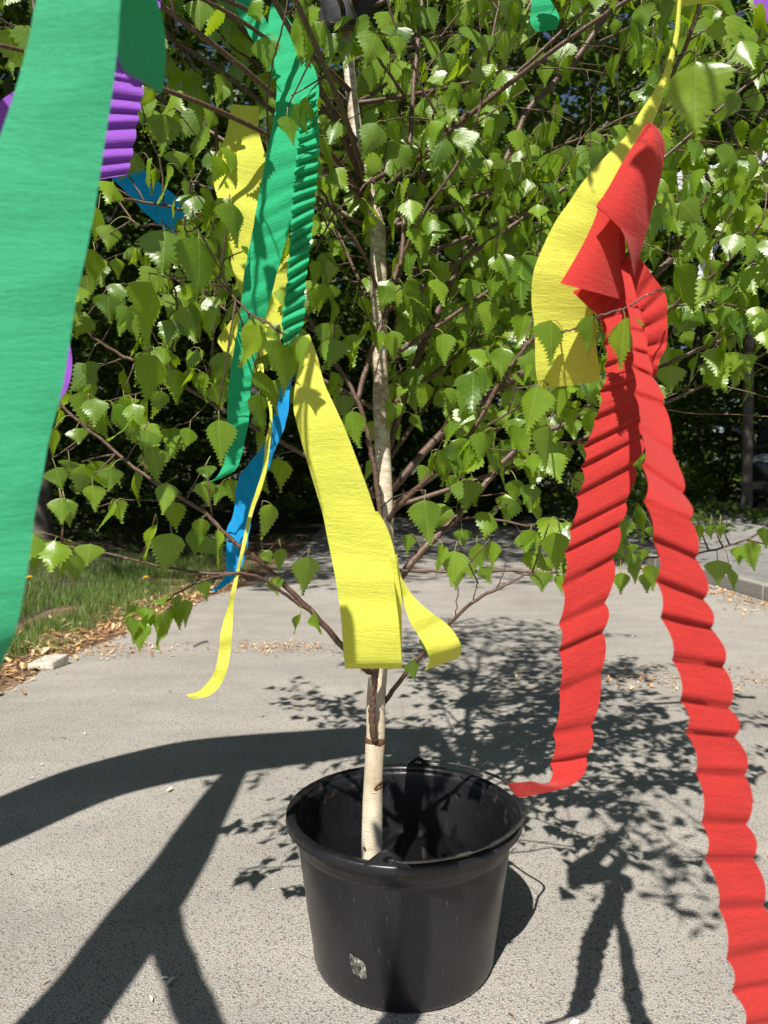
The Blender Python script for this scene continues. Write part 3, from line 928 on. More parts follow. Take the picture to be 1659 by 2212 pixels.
ribbon('tail', CR, None, [
    (1335, 480, 1346, 482, 0.69), (1339, 570, 1352, 563, 0.687), (1352, 653, 1379, 668, 0.658), (1361, 713, 1387, 716, 0.637), (1365, 755, 1398, 765, 0.622), (1364, 790, 1408, 812, 0.61), (1369, 850, 1432, 872, 0.59), (1383, 926, 1452, 975, 0.563), (1386, 1005, 1474, 1065, 0.536), (1390, 1083, 1489, 1120, 0.51), (1409, 1165, 1502, 1205, 0.51), (1415, 1253, 1519, 1295, 0.51), (1426, 1333, 1536, 1357, 0.51), (1451, 1426, 1561, 1440, 0.51), (1468, 1513, 1573, 1530, 0.51), (1480, 1582, 1586, 1592, 0.51), (1502, 1669, 1608, 1675, 0.51), (1514, 1777, 1612, 1782, 0.51), (1523, 1856, 1626, 1855, 0.51), (1552, 1962, 1648, 1958, 0.51), (1568, 2072, 1672, 2050, 0.51), (1579, 2142, 1684, 2120, 0.51), (1608, 2220, 1706, 2200, 0.51), (1628, 2320, 1728, 2300, 0.51), (1650, 2420, 1745, 2400, 0.51)],
    .68, explicit=True, amp=0.0052, edge=0.16, sub=11, cols=13, cover=1, parent=red, ripple=0.0006)

# made-up bands above the frame at the left, shaped to shadow the asphalt
def band(pts, m, label):
    rows = []
    L, R_ = [], []
    for i, (u, v, h, wd) in enumerate(pts):
        a = shadow_caster(u, v, h)
        L.append(a)
    g6 = []
    for i, a in enumerate(L):
        t = (L[min(i + 1, len(L) - 1)] - L[max(i - 1, 0)]).normalized()
        s_ = t.cross(sun_dir).normalized() * pts[i][3] / 2
        g6.append(tuple(a - s_) + tuple(a + s_))
    seq = catmull(g6, 8)
    grid, vl, acc = [], [], 0
    for j, q in enumerate(seq):
        A, B = Vector(q[:3]), Vector(q[3:])
        grid.append([A + (B - A) * (k / 10) + Vector((0, 0, 0.006 * math.sin(k / 10 * PI) + 0.003 * math.sin(j * 0.8 + k * .2))) for k in range(11)])
        if j: acc += (grid[-1][5] - grid[-2][5]).length
        vl.append(acc)
    mb = MB(); strip_mesh(mb, grid, vl)
    tag(mb.build('crepe_streamer', m), label, 'paper streamer', GRP)
band([(-150, 1830, 1.30, .25), (0, 1772, 1.38, .24), (200, 1690, 1.50, .25), (400, 1640, 1.65, .26), (600, 1618, 1.80, .24), (780, 1600, 1.95, .20), (960, 1590, 2.05, .10)], CB,
     'broad blue strip added out of frame to cast the curved sweeping shadow')
band([(20, 2330, 1.00, .13), (110, 2230, 1.08, .125), (210, 2110, 1.16, .12), (310, 1970, 1.26, .125), (390, 1860, 1.36, .11), (460, 1740, 1.50, .09), (520, 1650, 1.62, .06)], CG,
     'broad green strip added out of frame at the lower left to cast the straight branching shadow')
band([(480, 2300, .98, .055), (430, 2200, 1.05, .055), (390, 2100, 1.12, .055), (360, 2010, 1.20, .055), (355, 1940, 1.27, .05)], CP,
     'narrow purple strip added out of frame to cast the right prong of the forked shadow')

# ------------------------------------------------------------------ birch tree
birch = empty('birch_tree', P(797, 2060, 1.09), 'young leafy birch with pale trunk standing in the black bucket, hung with streamers', 'tree')
tr = [(797, 2075, 1.08, 24), (800, 1940, 1.11, 23), (803, 1830, 1.12, 22), (805, 1760, 1.125, 21.5), (806, 1700, 1.13, 21), (808, 1640, 1.135, 21), (810, 1605, 1.14, 22), (811, 1590, 1.14, 20.5), (813, 1500, 1.15, 20), (822, 1400, 1.16, 18.5), (831, 1250, 1.18, 17.5), (832, 1100, 1.20, 17.5), (826, 953, 1.22, 17.5), (821, 750, 1.24, 17), (817, 560, 1.26, 17.5), (815, 492, 1.265, 17.5), (799, 425, 1.27, 13.5), (781, 350, 1.28, 13), (767, 267, 1.29, 13), (753, 133, 1.31, 12.5), (748, 37, 1.33, 12)]
tp = [tuple(P(u, v, d)) + (r / FPX * d,) for u, v, d, r in tr]
top = Vector(tp[-1][:3])
for k, (dx, dy, dz, r) in enumerate([(-0.03, .02, .30, .0095), (-.05, .03, .65, .009), (-.10, .0, 1.0, .0075), (-.10, .05, 1.4, .005), (-.16, .05, 1.8, .003)]):
    tp.append((top.x + dx, top.y + dy, top.z + dz, r))
tc = catmull(tp, 6)
mb = MB()
tube(mb, [q[:3] for q in tc], [max(.002, q[3]) for q in tc], 20, bump=0.10)
mb.build('trunk', BIRCH, birch)
TRUNK = [Vector(q[:3]) for q in tc]
def trunk_r(z):
    best = min(tc, key=lambda q: abs(q[2] - z)); return Vector(best[:3]), best[3]
# cut collar, knots
mb = MB()
c, r = trunk_r(P(810, 1600, 1.14).z)
ringp = [(r * 0.99, -.006), (r * 1.05, -.003), (r * 1.08, 0.0), (r * 1.04, .004), (r * 0.96, .007), (r * .8, .006)]
lathe(mb, ringp, c, 20)
mb.build('pruning_collar', SCAR, birch)
def knot(u, v, wpx, hpx, tilt):
    z = P(u, v, 1.12).z
    c, r = trunk_r(z)
    dpt = (c - CPOS).dot(FWD)
    base = P(u, v, dpt)
    x0 = base.x - c.x
    mb = MB()
    vs, fs = [], []
    n = 14
    W, H = wpx / FPX * dpt / 2, hpx / FPX * dpt / 2
    rings = [1.0, .7, .4, 0.12]
    for q, rr in enumerate(rings):
        for k in range(n):
            a = 2 * PI * k / n
            lx, lz = W * rr * math.cos(a), H * rr * math.sin(a)
            X = x0 + lx * math.cos(tilt) - lz * math.sin(tilt); Z = lx * math.sin(tilt) + lz * math.cos(tilt)
            X = max(-r * .97, min(r * .97, X))
            yy_ = -math.sqrt(max(0, r * r - X * X)) - (0.0012 if q == 0 else (.003 if q == 1 else (.0016 if q == 2 else .0002)))
            vs.append((c.x + X, c.y + yy_, base.z + Z))
    for q in range(3):
        for k in range(n):
            a, b = q * n + k, q * n + (k + 1) % n
            fs.append((a, b, b + n, a + n))
    fs.append(tuple(3 * n + k for k in range(n)))
    mb.add(vs, fs)
    mb.build('knot', SCAR, birch)
knot(818, 1691, 24, 12, 0.6)
knot(788, 1824, 6, 8, 0)
knot(773, 276, 8, 9, 0.2)

# black cloth on the trunk at the top edge
mb = MB()
cc, _ = trunk_r(P(748, 8, 1.32).z)
vs, fs = [], []
nr_, ns_ = 14, 28
for j in range(nr_):
    f = j / (nr_ - 1)
    z = -0.028 + 0.16 * f
    rr = 0.052 * (0.90 + 0.35 * f - 0.45 * f * f)
    for k in range(ns_):
        a = 2 * PI * k / ns_
        q = rr * (1 + 0.16 * math.sin(3 * a + 4 * f) + 0.08 * math.sin(7 * a - 3 * f))
        zz = z + 0.012 * math.sin(a * 1.0 + 0.6) * (1 - f)
        vs.append((cc.x + q * math.cos(a), cc.y + q * math.sin(a) * .8, cc.z + zz))
for j in range(nr_ - 1):
    for k in range(ns_):
        a, b = j * ns_ + k, j * ns_ + (k + 1) % ns_
        fs.append((a, b, b + ns_, a + ns_))
fs.append(tuple(range(ns_))[::-1]); fs.append(tuple((nr_ - 1) * ns_ + k for k in range(ns_)))
mb.add(vs, fs)
tag(mb.build('black_wrap', plain('black_cloth', (0.020, 0.020, 0.023), 0.75, 0, .3, 60, .002)), 'dark cloth wrap around the birch trunk at the top edge of the picture', 'cloth wrap')

# ---- leaf geometry
def leaf_template(nst=22, teeth=True):
    prof = [(0, .02), (.03, .16), (.07, .31), (.13, .42), (.20, .485), (.26, .50), (.34, .465), (.43, .39), (.53, .30), (.63, .215), (.73, .14), (.83, .08), (.92, .036), (1, 0)]
    ys_ = [p[0] for p in prof]; hs = [p[1] for p in prof]
    st = []
    for i in range(nst + 1):
        y = (i / nst) ** 0.92
        h = float(np.interp(y, ys_, hs))
        if teeth and 1 < i < nst:
            if i % 2: st.append((y + 0.030, h * 1.0 + 0.046 + (0.030 if i % 4 == 1 else 0), y, h))
            else: st.append((y - 0.012, max(.004, h - 0.020), y, h))
        else: st.append((y, h, y, h))
    return st
ST_HI = leaf_template(26)
ST_LO = leaf_template(18)
def add_leaf(mb, base, direction, normal, length, width, tone, st=None, fold=None, curl=None, mi=0):
    """blade from base along direction, normal = upper side"""
    st = st or ST_LO
    d = direction.normalized()
    n = (normal - d * normal.dot(d)).normalized()
    x = d.cross(n).normalized()
    fold = rnd.uniform(0.05, 0.38) if fold is None else fold
    curl = rnd.gauss(0.13, 0.22) if curl is None else curl
    wav = rnd.uniform(0, 6); wa = rnd.uniform(0.0, 0.05); skew = rnd.gauss(0, 0.06)
    twist = rnd.gauss(0, 0.25)
    vs, uv, fs = [], [], []
    for (ye, he, y, h) in st:
        for c in (-1, -.5, 0, .5, 1):
            yy_ = ye if abs(c) == 1 else y
            hh = (he if abs(c) == 1 else h)
            xx = c * hh * width + skew * width * y * y
            ax = abs(c * hh)
            zz = -fold * ax * width * 1.0 - curl * length * yy_ * yy_ + wa * width * math.sin(wav + yy_ * 9 + c * 2) * abs(c)
            zz += twist * y * xx * 0.6
            # fold direction: blade wings drop away from the upper side
            p = base + d * (yy_ * length) + x * xx + n * zz
            vs.append(p)
            uv.append((0.5 + c * hh, yy_))
    for j in range(len(st) - 1):
        for k in range(4):
            a = j * 5 + k
            fs.append((a, a + 5, a + 6, a + 1))
    mb.add(vs, fs, uv, mi, tone)
def petiole(mb, a, b, arch=0.3, r=0.0006):
    L = (b - a).length
    m_ = (a + b) / 2 + Vector((0, 0, L * arch))
    pts = []
    for k in range(6):
        t = k / 5
        pts.append(a * (1 - t) ** 2 + m_ * (2 * t * (1 - t)) + b * t * t)
    tube(mb, pts, [r * 1.3, r, r, r, r, r], 4, 1, 0.5, False)

def blocked(p, margin=0.012):
    u, v, d = proj(p)
    i, j = int(v // ZS), int(u // ZS)
    if 0 <= i < zbuf.shape[0] and 0 <= j < zbuf.shape[1]:
        z = zbuf[i, j]
        if z < 90:
            if abs(z - d) < 0.012: return 1.0
            if d < z: return zcov[i, j]
    return 0.0

VMAX = [(-400, 1400), (0, 1262), (240, 1262), (300, 1180), (430, 1200), (470, 1240), (560, 1215), (620, 1290), (700, 1285), (740, 1190), (880, 1200), (950, 1270), (1100, 1255), (1150, 1275), (1250, 1290), (1430, 1288), (1440, 1150), (1520, 1165), (1660, 1240), (2200, 1300)]
def vlimit(u): return float(np.interp(u, [a for a, b in VMAX], [b for a, b in VMAX]))
GAPS = [(1540, 980, 110, 115, .97), (1500, 870, 60, 40, .8), (400, 330, 60, 50, .7), (757, 230, 30, 170, .93), (745, 5, 62, 45, 1.0), (1230, 190, 150, 150, .72), (960, 130, 120, 140, .62), (1330, 100, 110, 90, .6), (560, 330, 80, 120, .4), (850, 480, 40, 60, .5), (1600, 250, 70, 90, .5), (720, 480, 50, 110, .6), (1180, 420, 90, 70, .45), (1500, 230, 150, 90, .3), (620, 500, 60, 200, .3), (1500, 950, 130, 120, .9), (760, 560, 55, 110, .45), (200, 1130, 180, 50, .5), (250, 1230, 80, 30, .8), (560, 1160, 30, 40, .5), (1240, 960, 40, 70, .6), (825, 800, 22, 420, .5), (1225, 250, 60, 70, .6),
        (1500, 700, 60, 30, .4), (240, 690, 40, 60, .5), (430, 900, 50, 60, .55), (760, 650, 30, 70, .5), (330, 620, 30, 30, .2), (1600, 900, 60, 60, .8)]
def leaf_ok(p0, p1, wd, main=True):
    mid = (p0 + p1) / 2
    c = 0
    for p in (p0, mid, p1, mid + Vector((wd * .4, 0, 0)), mid - Vector((wd * .4, 0, 0))):
        c = max(c, blocked(p))
    if c > 0 and rnd.random() < c: return False
    u, v, d = proj(p1)
    if -100 < u < 1800 and d > 0:
        if v > vlimit(u) + (0 if d < 2.2 else 400): return False
    um, vm, dm = proj(mid)
    if d < 0.85 and -60 < um < 1720 and -60 < vm < 2260: return False
    for (gu, gv, ru, rv, pr) in GAPS:
        if ((um - gu) / ru) ** 2 + ((vm - gv) / rv) ** 2 < 1 and rnd.random() < pr: return False
    return True

SUNFACE = (-sun_dir + Vector((0, -0.5, 0))).normalized()
def rand_leaf(mb, node, out, stats=None, size=None, tone_shift=0.0):
    L = size or rnd.triangular(0.024, 0.060, 0.045)
    W = L * rnd.uniform(0.78, 0.95)
    pl = rnd.uniform(0.010, 0.022)
    o = Vector((out.x, out.y, out.z * .4)) + Vector((rnd.gauss(0, .5), rnd.gauss(0, .5), rnd.gauss(0.1, .3)))
    o.normalize()
    b = node + o * pl + Vector((0, 0, -pl * 0.25))
    d = Vector((o.x * 0.30 + rnd.gauss(0, .20), o.y * 0.30 + rnd.gauss(0, .20), -1 + abs(rnd.gauss(0, .22))))
    d.normalize()
    if not leaf_ok(b, b + d * L, W): return False
    az = rnd.uniform(0, 2 * PI)
    n = Vector((math.cos(az), math.sin(az), 0.35)) + SUNFACE * 0.9
    petiole(mb, node, b)
    add_leaf(mb, b, d, n, L, W, min(1, max(0, rnd.gauss(0.5, 0.25) + tone_shift)), ST_LO)
    return True

# ---- traced branches: (points (u, v, depth), start px radius, end px radius, twig density)
BR = []
def br(pts, r0, r1, dens=1.0, tw=0.11, start=0.2):
    BR.append((pts, r0, r1, dens, tw, start))
br([(806, 1452, 1.14), (790, 1445, 1.10), (740, 1398, 1.06), (690, 1340, 1.04), (640, 1288, 1.03), (580, 1232, 1.02), (553, 1206, 1.01), (487, 1154, 1.0), (440, 1105, 1.0), (333, 1040, .99), (233, 963, .99), (143, 886, .98), (110, 840, .98)], 7.5, 3.0, 1.0, .10, .35)
br([(668, 1318, 1.035), (620, 1288, 1.02), (567, 1250, 1.0), (520, 1238, .99), (440, 1238, .98), (350, 1225, .97), (233, 1196, .95), (150, 1180, .94), (60, 1172, .93)], 4.0, 2.2, .25, .05, .5)
br([(520, 1238, .99), (459, 1247, .97), (420, 1262, .96), (375, 1287, .95), (347, 1308, .94), (318, 1322, .94)], 2.6, 1.5, 0.0, .05, 2)
br([(810, 1600, 1.125), (806, 1575, 1.118), (803, 1540, 1.115), (805, 1520, 1.113), (803, 1498, 1.112), (810, 1468, 1.11), (816, 1400, 1.10), (820, 1250, 1.10), (821, 1150, 1.10), (820, 1086, 1.10), (810, 1020, 1.10), (800, 970, 1.10), (785, 905, 1.10), (768, 855, 1.10), (713, 766, 1.11), (660, 680, 1.12), (590, 610, 1.13), (510, 520, 1.14), (475, 400, 1.14), (463, 263, 1.13), (433, 200, 1.12), (413, 133, 1.11), (357, 63, 1.10), (317, 0, 1.08), (280, -80, 1.06)], 8.0, 3.0, .8, .12, .42)
br([(770, 863, 1.10), (776, 850, 1.11), (800, 760, 1.12), (828, 693, 1.13), (853, 596, 1.14), (869, 545, 1.14), (875, 400, 1.15), (887, 283, 1.16), (895, 167, 1.16), (913, 0, 1.17), (920, -100, 1.17)], 6.5, 5.0, .9, .13, .15)
br([(828, 1520, 1.16), (842, 1500, 1.14), (880, 1450, 1.12), (916, 1408, 1.10), (970, 1348, 1.08), (1020, 1302, 1.07), (1073, 1272, 1.06), (1106, 1256, 1.06), (1150, 1236, 1.06)], 5.5, 2.5, .15, .04, .55)
br([(984, 1335, 1.08), (988, 1300, 1.08), (991, 1266, 1.08)], 1.6, 1.2, 0, .04, 2)
br([(1022, 1300, 1.07), (1027, 1278, 1.07), (1032, 1260, 1.07)], 1.6, 1.2, 0, .04, 2)
br([(1073, 1272, 1.06), (1085, 1240, 1.06), (1093, 1215, 1.06)], 1.6, 1.2, 0, .04, 2)
br([(832, 1300, 1.18), (870, 1240, 1.19), (920, 1180, 1.20), (955, 1148, 1.21), (996, 1106, 1.22), (1050, 1043, 1.23), (1100, 985, 1.24), (1160, 940, 1.24), (1223, 913, 1.24), (1286, 872, 1.23), (1360, 830, 1.2), (1443, 786, 1.16), (1510, 755, 1.15), (1573, 730, 1.14), (1659, 696, 1.12), (1740, 670, 1.1)], 9.5, 3.0, .9, .12, .22)
br([(832, 1140, 1.20), (853, 1103, 1.17), (900, 1056, 1.15), (953, 1006, 1.13), (1020, 933, 1.11), (1073, 836, 1.10), (1106, 789, 1.09), (1159, 720, 1.08), (1186, 686, 1.07), (1240, 633, 1.06), (1290, 540, 1.0), (1340, 430, .96), (1390, 310, .93), (1430, 213, .91), (1473, 117, .90), (1498, 50, .89), (1513, 0, .88), (1530, -80, .87)], 5.5, 4.5, .8, .11, .15)
br([(831, 1080, 1.20), (850, 1053, 1.22), (886, 1013, 1.24), (936, 953, 1.27), (1013, 886, 1.30), (1090, 830, 1.33), (1150, 790, 1.35), (1300, 690, 1.38), (1431, 577, 1.38), (1490, 489, 1.36), (1541, 413, 1.34), (1592, 358, 1.33), (1659, 288, 1.32), (1760, 170, 1.3)], 8.0, 8.5, .85, .14, .15)
br([(829, 1000, 1.22), (860, 900, 1.26), (900, 780, 1.30), (936, 696, 1.32), (970, 620, 1.33), (1000, 553, 1.34), (1053, 433, 1.36), (1100, 330, 1.37), (1140, 240, 1.38), (1190, 185, 1.38), (1240, 133, 1.38), (1333, 0, 1.38), (1380, -80, 1.38)], 8.0, 6.5, .85, .14, .12)
br([(817, 560, 1.26), (836, 520, 1.27), (866, 460, 1.29), (905, 395, 1.31), (925, 365, 1.32), (970, 310, 1.34), (1040, 200, 1.36), (1100, 100, 1.38), (1150, 0, 1.4), (1190, -90, 1.4)], 7.0, 4.0, .85, .13, .15)
br([(820, 640, 1.25), (800, 580, 1.22), (786, 550, 1.20), (740, 483, 1.17), (703, 427, 1.15), (660, 360, 1.13), (625, 290, 1.11), (600, 200, 1.1)], 4.5, 2.5, .6, .10, .3)
br([(862, 600, 1.15), (873, 547, 1.14), (920, 450, 1.12), (970, 383, 1.10), (1020, 290, 1.09), (1043, 200, 1.08), (1060, 100, 1.08), (1080, 0, 1.08), (1095, -80, 1.08)], 3.8, 2.6, .9, .11, .15)
br([(893, 240, 1.16), (863, 190, 1.12), (820, 130, 1.09), (793, 90, 1.08), (768, 35, 1.07), (745, -30, 1.06)], 3.6, 3.0, .6, .10, .1)
br([(970, 290, 1.11), (920, 207, 1.08), (903, 167, 1.07), (870, 90, 1.05), (845, 30, 1.04), (833, -30, 1.03)], 2.8, 2.2, .7, .09, .1)
br([(753, 222, 1.30), (720, 215, 1.27), (686, 208, 1.24), (620, 180, 1.2), (560, 140, 1.17), (500, 100, 1.15), (440, 30, 1.13)], 3.5, 2.2, .8, .11, .3)
br([(573, 420, 1.08), (576, 340, 1.06), (579, 292, 1.05), (576, 219, 1.0), (585, 163, .97), (593, 117, .95), (614, 44, .93), (625, -30, .92)], 3.0, 1.8, 0.0, .08, 2)
br([(824, 1075, 1.16), (780, 1050, 1.16), (663, 986, 1.13), (586, 943, 1.12), (490, 890, 1.11), (403, 836, 1.09), (310, 790, 1.06), (285, 778, 1.05), (260, 766, 1.05), (210, 735, 1.04), (172, 703, 1.03)], 5.5, 3.0, .9, .10, .3)
br([(453, 868, 1.10), (451, 840, 1.09), (457, 770, 1.08), (463, 670, 1.07), (466, 600, 1.06), (475, 520, 1.05), (470, 430, 1.04)], 3.4, 2.2, .8, .10, .1)
br([(372, 818, 1.085), (366, 786, 1.08), (376, 720, 1.06), (380, 646, 1.05), (368, 590, 1.03), (355, 520, 1.02)], 2.8, 1.8, .8, .09, .1)
br([(510, 520, 1.14), (470, 475, 1.14), (400, 455, 1.13), (313, 437, 1.12), (253, 427, 1.10), (213, 410, 1.08)], 3.5, 2.6, .6, .09, .3)
br([(313, 437, 1.12), (292, 400, 1.12), (273, 373, 1.12), (250, 330, 1.12)], 2.2, 1.6, .3, .07, .3)
br([(352, 446, 1.125), (353, 427, 1.12), (347, 353, 1.11), (327, 300, 1.10), (300, 207, 1.08), (280, 130, 1.07)], 2.2, 1.4, .35, .06, .2)
br([(253, 427, 1.10), (293, 483, 1.06), (330, 485, 1.04), (355, 488, 1.0)], 2.4, 1.6, 0, .05, 2)
br([(470, 460, 1.14), (402, 500, 1.10), (407, 430, 1.09), (413, 393, 1.08), (445, 405, 1.07)], 2.4, 2.4, .5, .07, .1)
br([(680, 545, 1.02), (723, 463, 1.05), (766, 423, 1.08), (816, 373, 1.12), (845, 350, 1.14)], 2.2, 1.8, .5, .07, .2)
br([(466, 610, 1.06), (470, 599, 1.0), (502, 640, .88), (546, 682, .78), (581, 700, .735), (612, 722, .715)], 2.2, 3.0, 0, .05, 2)
br([(833, 1235, 1.18), (856, 1230, 1.15), (916, 1235, 1.12), (1010, 1235, 1.10), (1106, 1233, 1.08), (1219, 1236, 1.06), (1326, 1212, 1.04), (1390, 1206, 1.03), (1426, 1203, 1.02), (1516, 1194, 1.0), (1590, 1173, .98), (1659, 1146, .97), (1720, 1130, .96)], 3.6, 2.0, .55, .055, .25)
br([(955, 1148, 1.21), (1010, 1118, 1.17), (1106, 1130, 1.13), (1180, 1140, 1.10), (1250, 1165, 1.08), (1330, 1185, 1.06)], 3.0, 2.0, 1.0, .07, .3)
br([(1050, 438, 1.36), (1106, 356, 1.30), (1193, 323, 1.26), (1293, 283, 1.22), (1340, 257, 1.20), (1400, 235, 1.18)], 3.2, 2.2, .8, .09, .1)
br([(1541, 413, 1.34), (1533, 400, 1.33), (1522, 345, 1.31), (1510, 293, 1.29), (1505, 230, 1.27), (1500, 130, 1.25), (1490, 20, 1.24)], 5.0, 3.5, 1.0, .11, .15)
br([(1431, 577, 1.38), (1500, 545, 1.30), (1560, 480, 1.26), (1595, 416, 1.22), (1636, 378, 1.2), (1700, 320, 1.18)], 3.0, 2.0, 1.0, .10, .2)
br([(1360, 830, 1.20), (1420, 700, 1.17), (1480, 640, 1.14), (1537, 598, 1.12), (1577, 562, 1.10), (1621, 511, 1.08), (1659, 467, 1.06), (1710, 400, 1.05)], 3.6, 2.8, .9, .10, .25)
br([(1286, 872, 1.23), (1330, 760, 1.22), (1390, 690, 1.2), (1519, 660, 1.18), (1600, 620, 1.16), (1690, 560, 1.15)], 2.6, 2.0, 1.0, .10, .3)
br([(955, 1040, 1.14), (1000, 985, 1.12), (1040, 930, 1.11), (1120, 880, 1.09), (1180, 850, 1.08), (1215, 830, 1.07)], 3.0, 2.2, .8, .08, .1)

br([(1159, 720, 1.08), (1185, 724, .9), (1215, 717, .70), (1253, 705, .67), (1300, 681, .66), (1355, 662, .655), (1410, 632, .655), (1440, 622, .67)], 2.2, 1.6, 0, .05, 2)
br([(1185, 724, .9), (1212, 760, .77), (1200, 800, .745), (1182, 832, .735)], 1.6, 1.3, 0, .05, 2)
br([(1473, 117, .90), (1490, 112, .78), (1503, 112, .64)], 2.6, 2.0, 0, .05, 2)
branch_data = []   # (object, leaf MB, world points)
for (pts, r0, r1, dens, tw, start) in BR:
    q = []
    n = len(pts)
    for i, (u, v, d) in enumerate(pts):
        f = i / (n - 1)
        p = P(u, v, d)
        q.append((p.x, p.y, p.z, (r0 + (r1 - r0) * f) / FPX * d))
    sm = catmull(q, 5)
    wp = []
    for k, s_ in enumerate(sm):
        j = 0.0016
        wp.append(Vector((s_[0] + rnd.gauss(0, j * .4), s_[1], s_[2] + rnd.gauss(0, j * .4))))
    mbb = MB()
    tube(mbb, wp, [max(.0008, s_[3]) for s_ in sm], 8, bump=.12)
    branch_data.append([mbb, MB(), wp, dens, tw, start, 'traced'])

def free_branch(a, b, sag, r0, r1, dens, tw, start=0.25):
    wp = []
    n = 16
    for k in range(n + 1):
        t = k / n
        p = a.lerp(b, t) + Vector((0, 0, sag * 4 * t * (1 - t)))
        p += Vector((noise.noise(p * 3), noise.noise(p * 3 + Vector((9, 0, 0))), 0)) * 0.03 * t
        wp.append(p)
    mbb = MB()
    tube(mbb, wp, [r0 + (r1 - r0) * k / n for k in range(n + 1)], 7)
    branch_data.append([mbb, MB(), wp, dens, tw, start, 'free'])
brnd = random.Random(21)
for (x, y, z) in ((.20, .25, 1.42), (.28, .30, 1.36), (.36, .34, 1.30), (.42, .50, 1.38)):
    a, r = trunk_r(1.62)
    free_branch(a, Vector((x, y, z)), 0.10, .005, .0018, .8, .09, .72)
for k in range(26):        # limbs to the back and sides
    z0 = 0.72 + 0.95 * (k % 13) / 12
    a, r = trunk_r(z0)
    az = brnd.uniform(R(15), R(165)) if k < 13 else brnd.uniform(R(-25), R(70))
    L = brnd.uniform(0.55, 0.85)
    b_ = a + Vector((math.cos(az) * L, math.sin(az) * L * .8, L * brnd.uniform(.35, .8)))
    free_branch(a, b_, -0.03, .0045, .0015, 1.15, .15)
for k in range(23):        # the crown above the picture
    z0 = 1.65 + 1.6 * k / 22
    a, r = trunk_r(z0)
    az = k * 2.4
    L = (0.85 - 0.55 * k / 22) * brnd.uniform(.8, 1.2)
    b_ = a + Vector((math.cos(az) * L * .8, math.sin(az) * L * .8, L * .9))
    free_branch(a, b_, -0.02, .005, .0015, 1.0, .14)
for (x, y, z) in ((-.16, .42, 1.20), (-.35, .5, 1.5),  (-.75, .7, 1.6), (.62, .95, 1.5), (-.55, 1.0, 1.45), (-.58, .74, 1.22), (-.46, .55, 1.28)):
    a, r = trunk_r(max(1.25, z - .25))
    free_branch(a, Vector((x, y, z)), 0.06, .005, .0018, .32, .09, .55)

for (z0, q, sg) in ((1.45, P(60, -105, .72), .05), (1.6, P(215, -175, .385), .08), (1.35, P(325, -55, .86), .04)):
    a, r = trunk_r(z0)
    free_branch(a, q, sg, .005, .0018, .2, .08, .5)
br_end = P(60, -105, .72)
tube(branch_data[-3][0], [br_end, P(75, 30, .725), P(62, 200, .73)], [.0018, .0014, .001], 6)
# ---- twigs and leaves along every branch
nleaf = 0
for bd in branch_data:
    mbb, lf, wp, dens, tw, start, kind = bd
    if dens <= 0: continue
    ln = [0]
    for a, b_ in zip(wp, wp[1:]): ln.append(ln[-1] + (b_ - a).length)
    tot = ln[-1]
    s = tot * start
    side = 1
    while s < tot:
        i = max(0, min(len(wp) - 2, int(np.searchsorted(ln, s)) - 1))
        p = wp[i].lerp(wp[i + 1], (s - ln[i]) / max(1e-6, ln[i + 1] - ln[i]))
        t = (wp[i + 1] - wp[i]).normalized()
        perp = t.cross(Vector((rnd.gauss(0, .5), 1, rnd.gauss(0, .3)))).normalized() * side
        perp = (perp + Vector((0, rnd.gauss(0, .7), 0))).normalized()
        side = -side
        d = (t * 0.75 + perp * 0.75 + Vector((0, 0, .18))).normalized()
        L = rnd.uniform(.5, 1.25) * tw
        tp_, q, dd = [p], Vector(p), Vector(d)
        ok = True
        ns = max(3, int(L / 0.017))
        for k in range(ns):
            dd = (dd + Vector((rnd.gauss(0, .10), rnd.gauss(0, .10), -0.055 + rnd.gauss(0, .08)))).normalized()
            q = q + dd * (L / ns)
            bl = blocked(q)
            if bl > 0.3: ok = False; break
            uu, vv, d2 = proj(q)
            if vv > vlimit(uu) - 20 and d2 < 2: ok = False; break
            tp_.append(Vector(q))
        if len(tp_) >= 3:
            tube(mbb, tp_, [.0013 - .0007 * k / len(tp_) for k in range(len(tp_))], 5)
            al = 1
            for k in range(1, len(tp_)):
                o = (tp_[k] - tp_[k - 1]).normalized().cross(Vector((0, 0, 1)))
                if o.length < .1: o = Vector((1, 0, 0))
                if rnd.random() < .74:
                    if rand_leaf(lf, tp_[k], o * al): nleaf += 1
                al = -al
            if rand_leaf(lf, tp_[-1], dd): nleaf += 1
        elif rnd.random() < .6:
            if rand_leaf(lf, p, perp): nleaf += 1
        s += rnd.uniform(.030, .060) / dens
print('procedural leaves', nleaf)

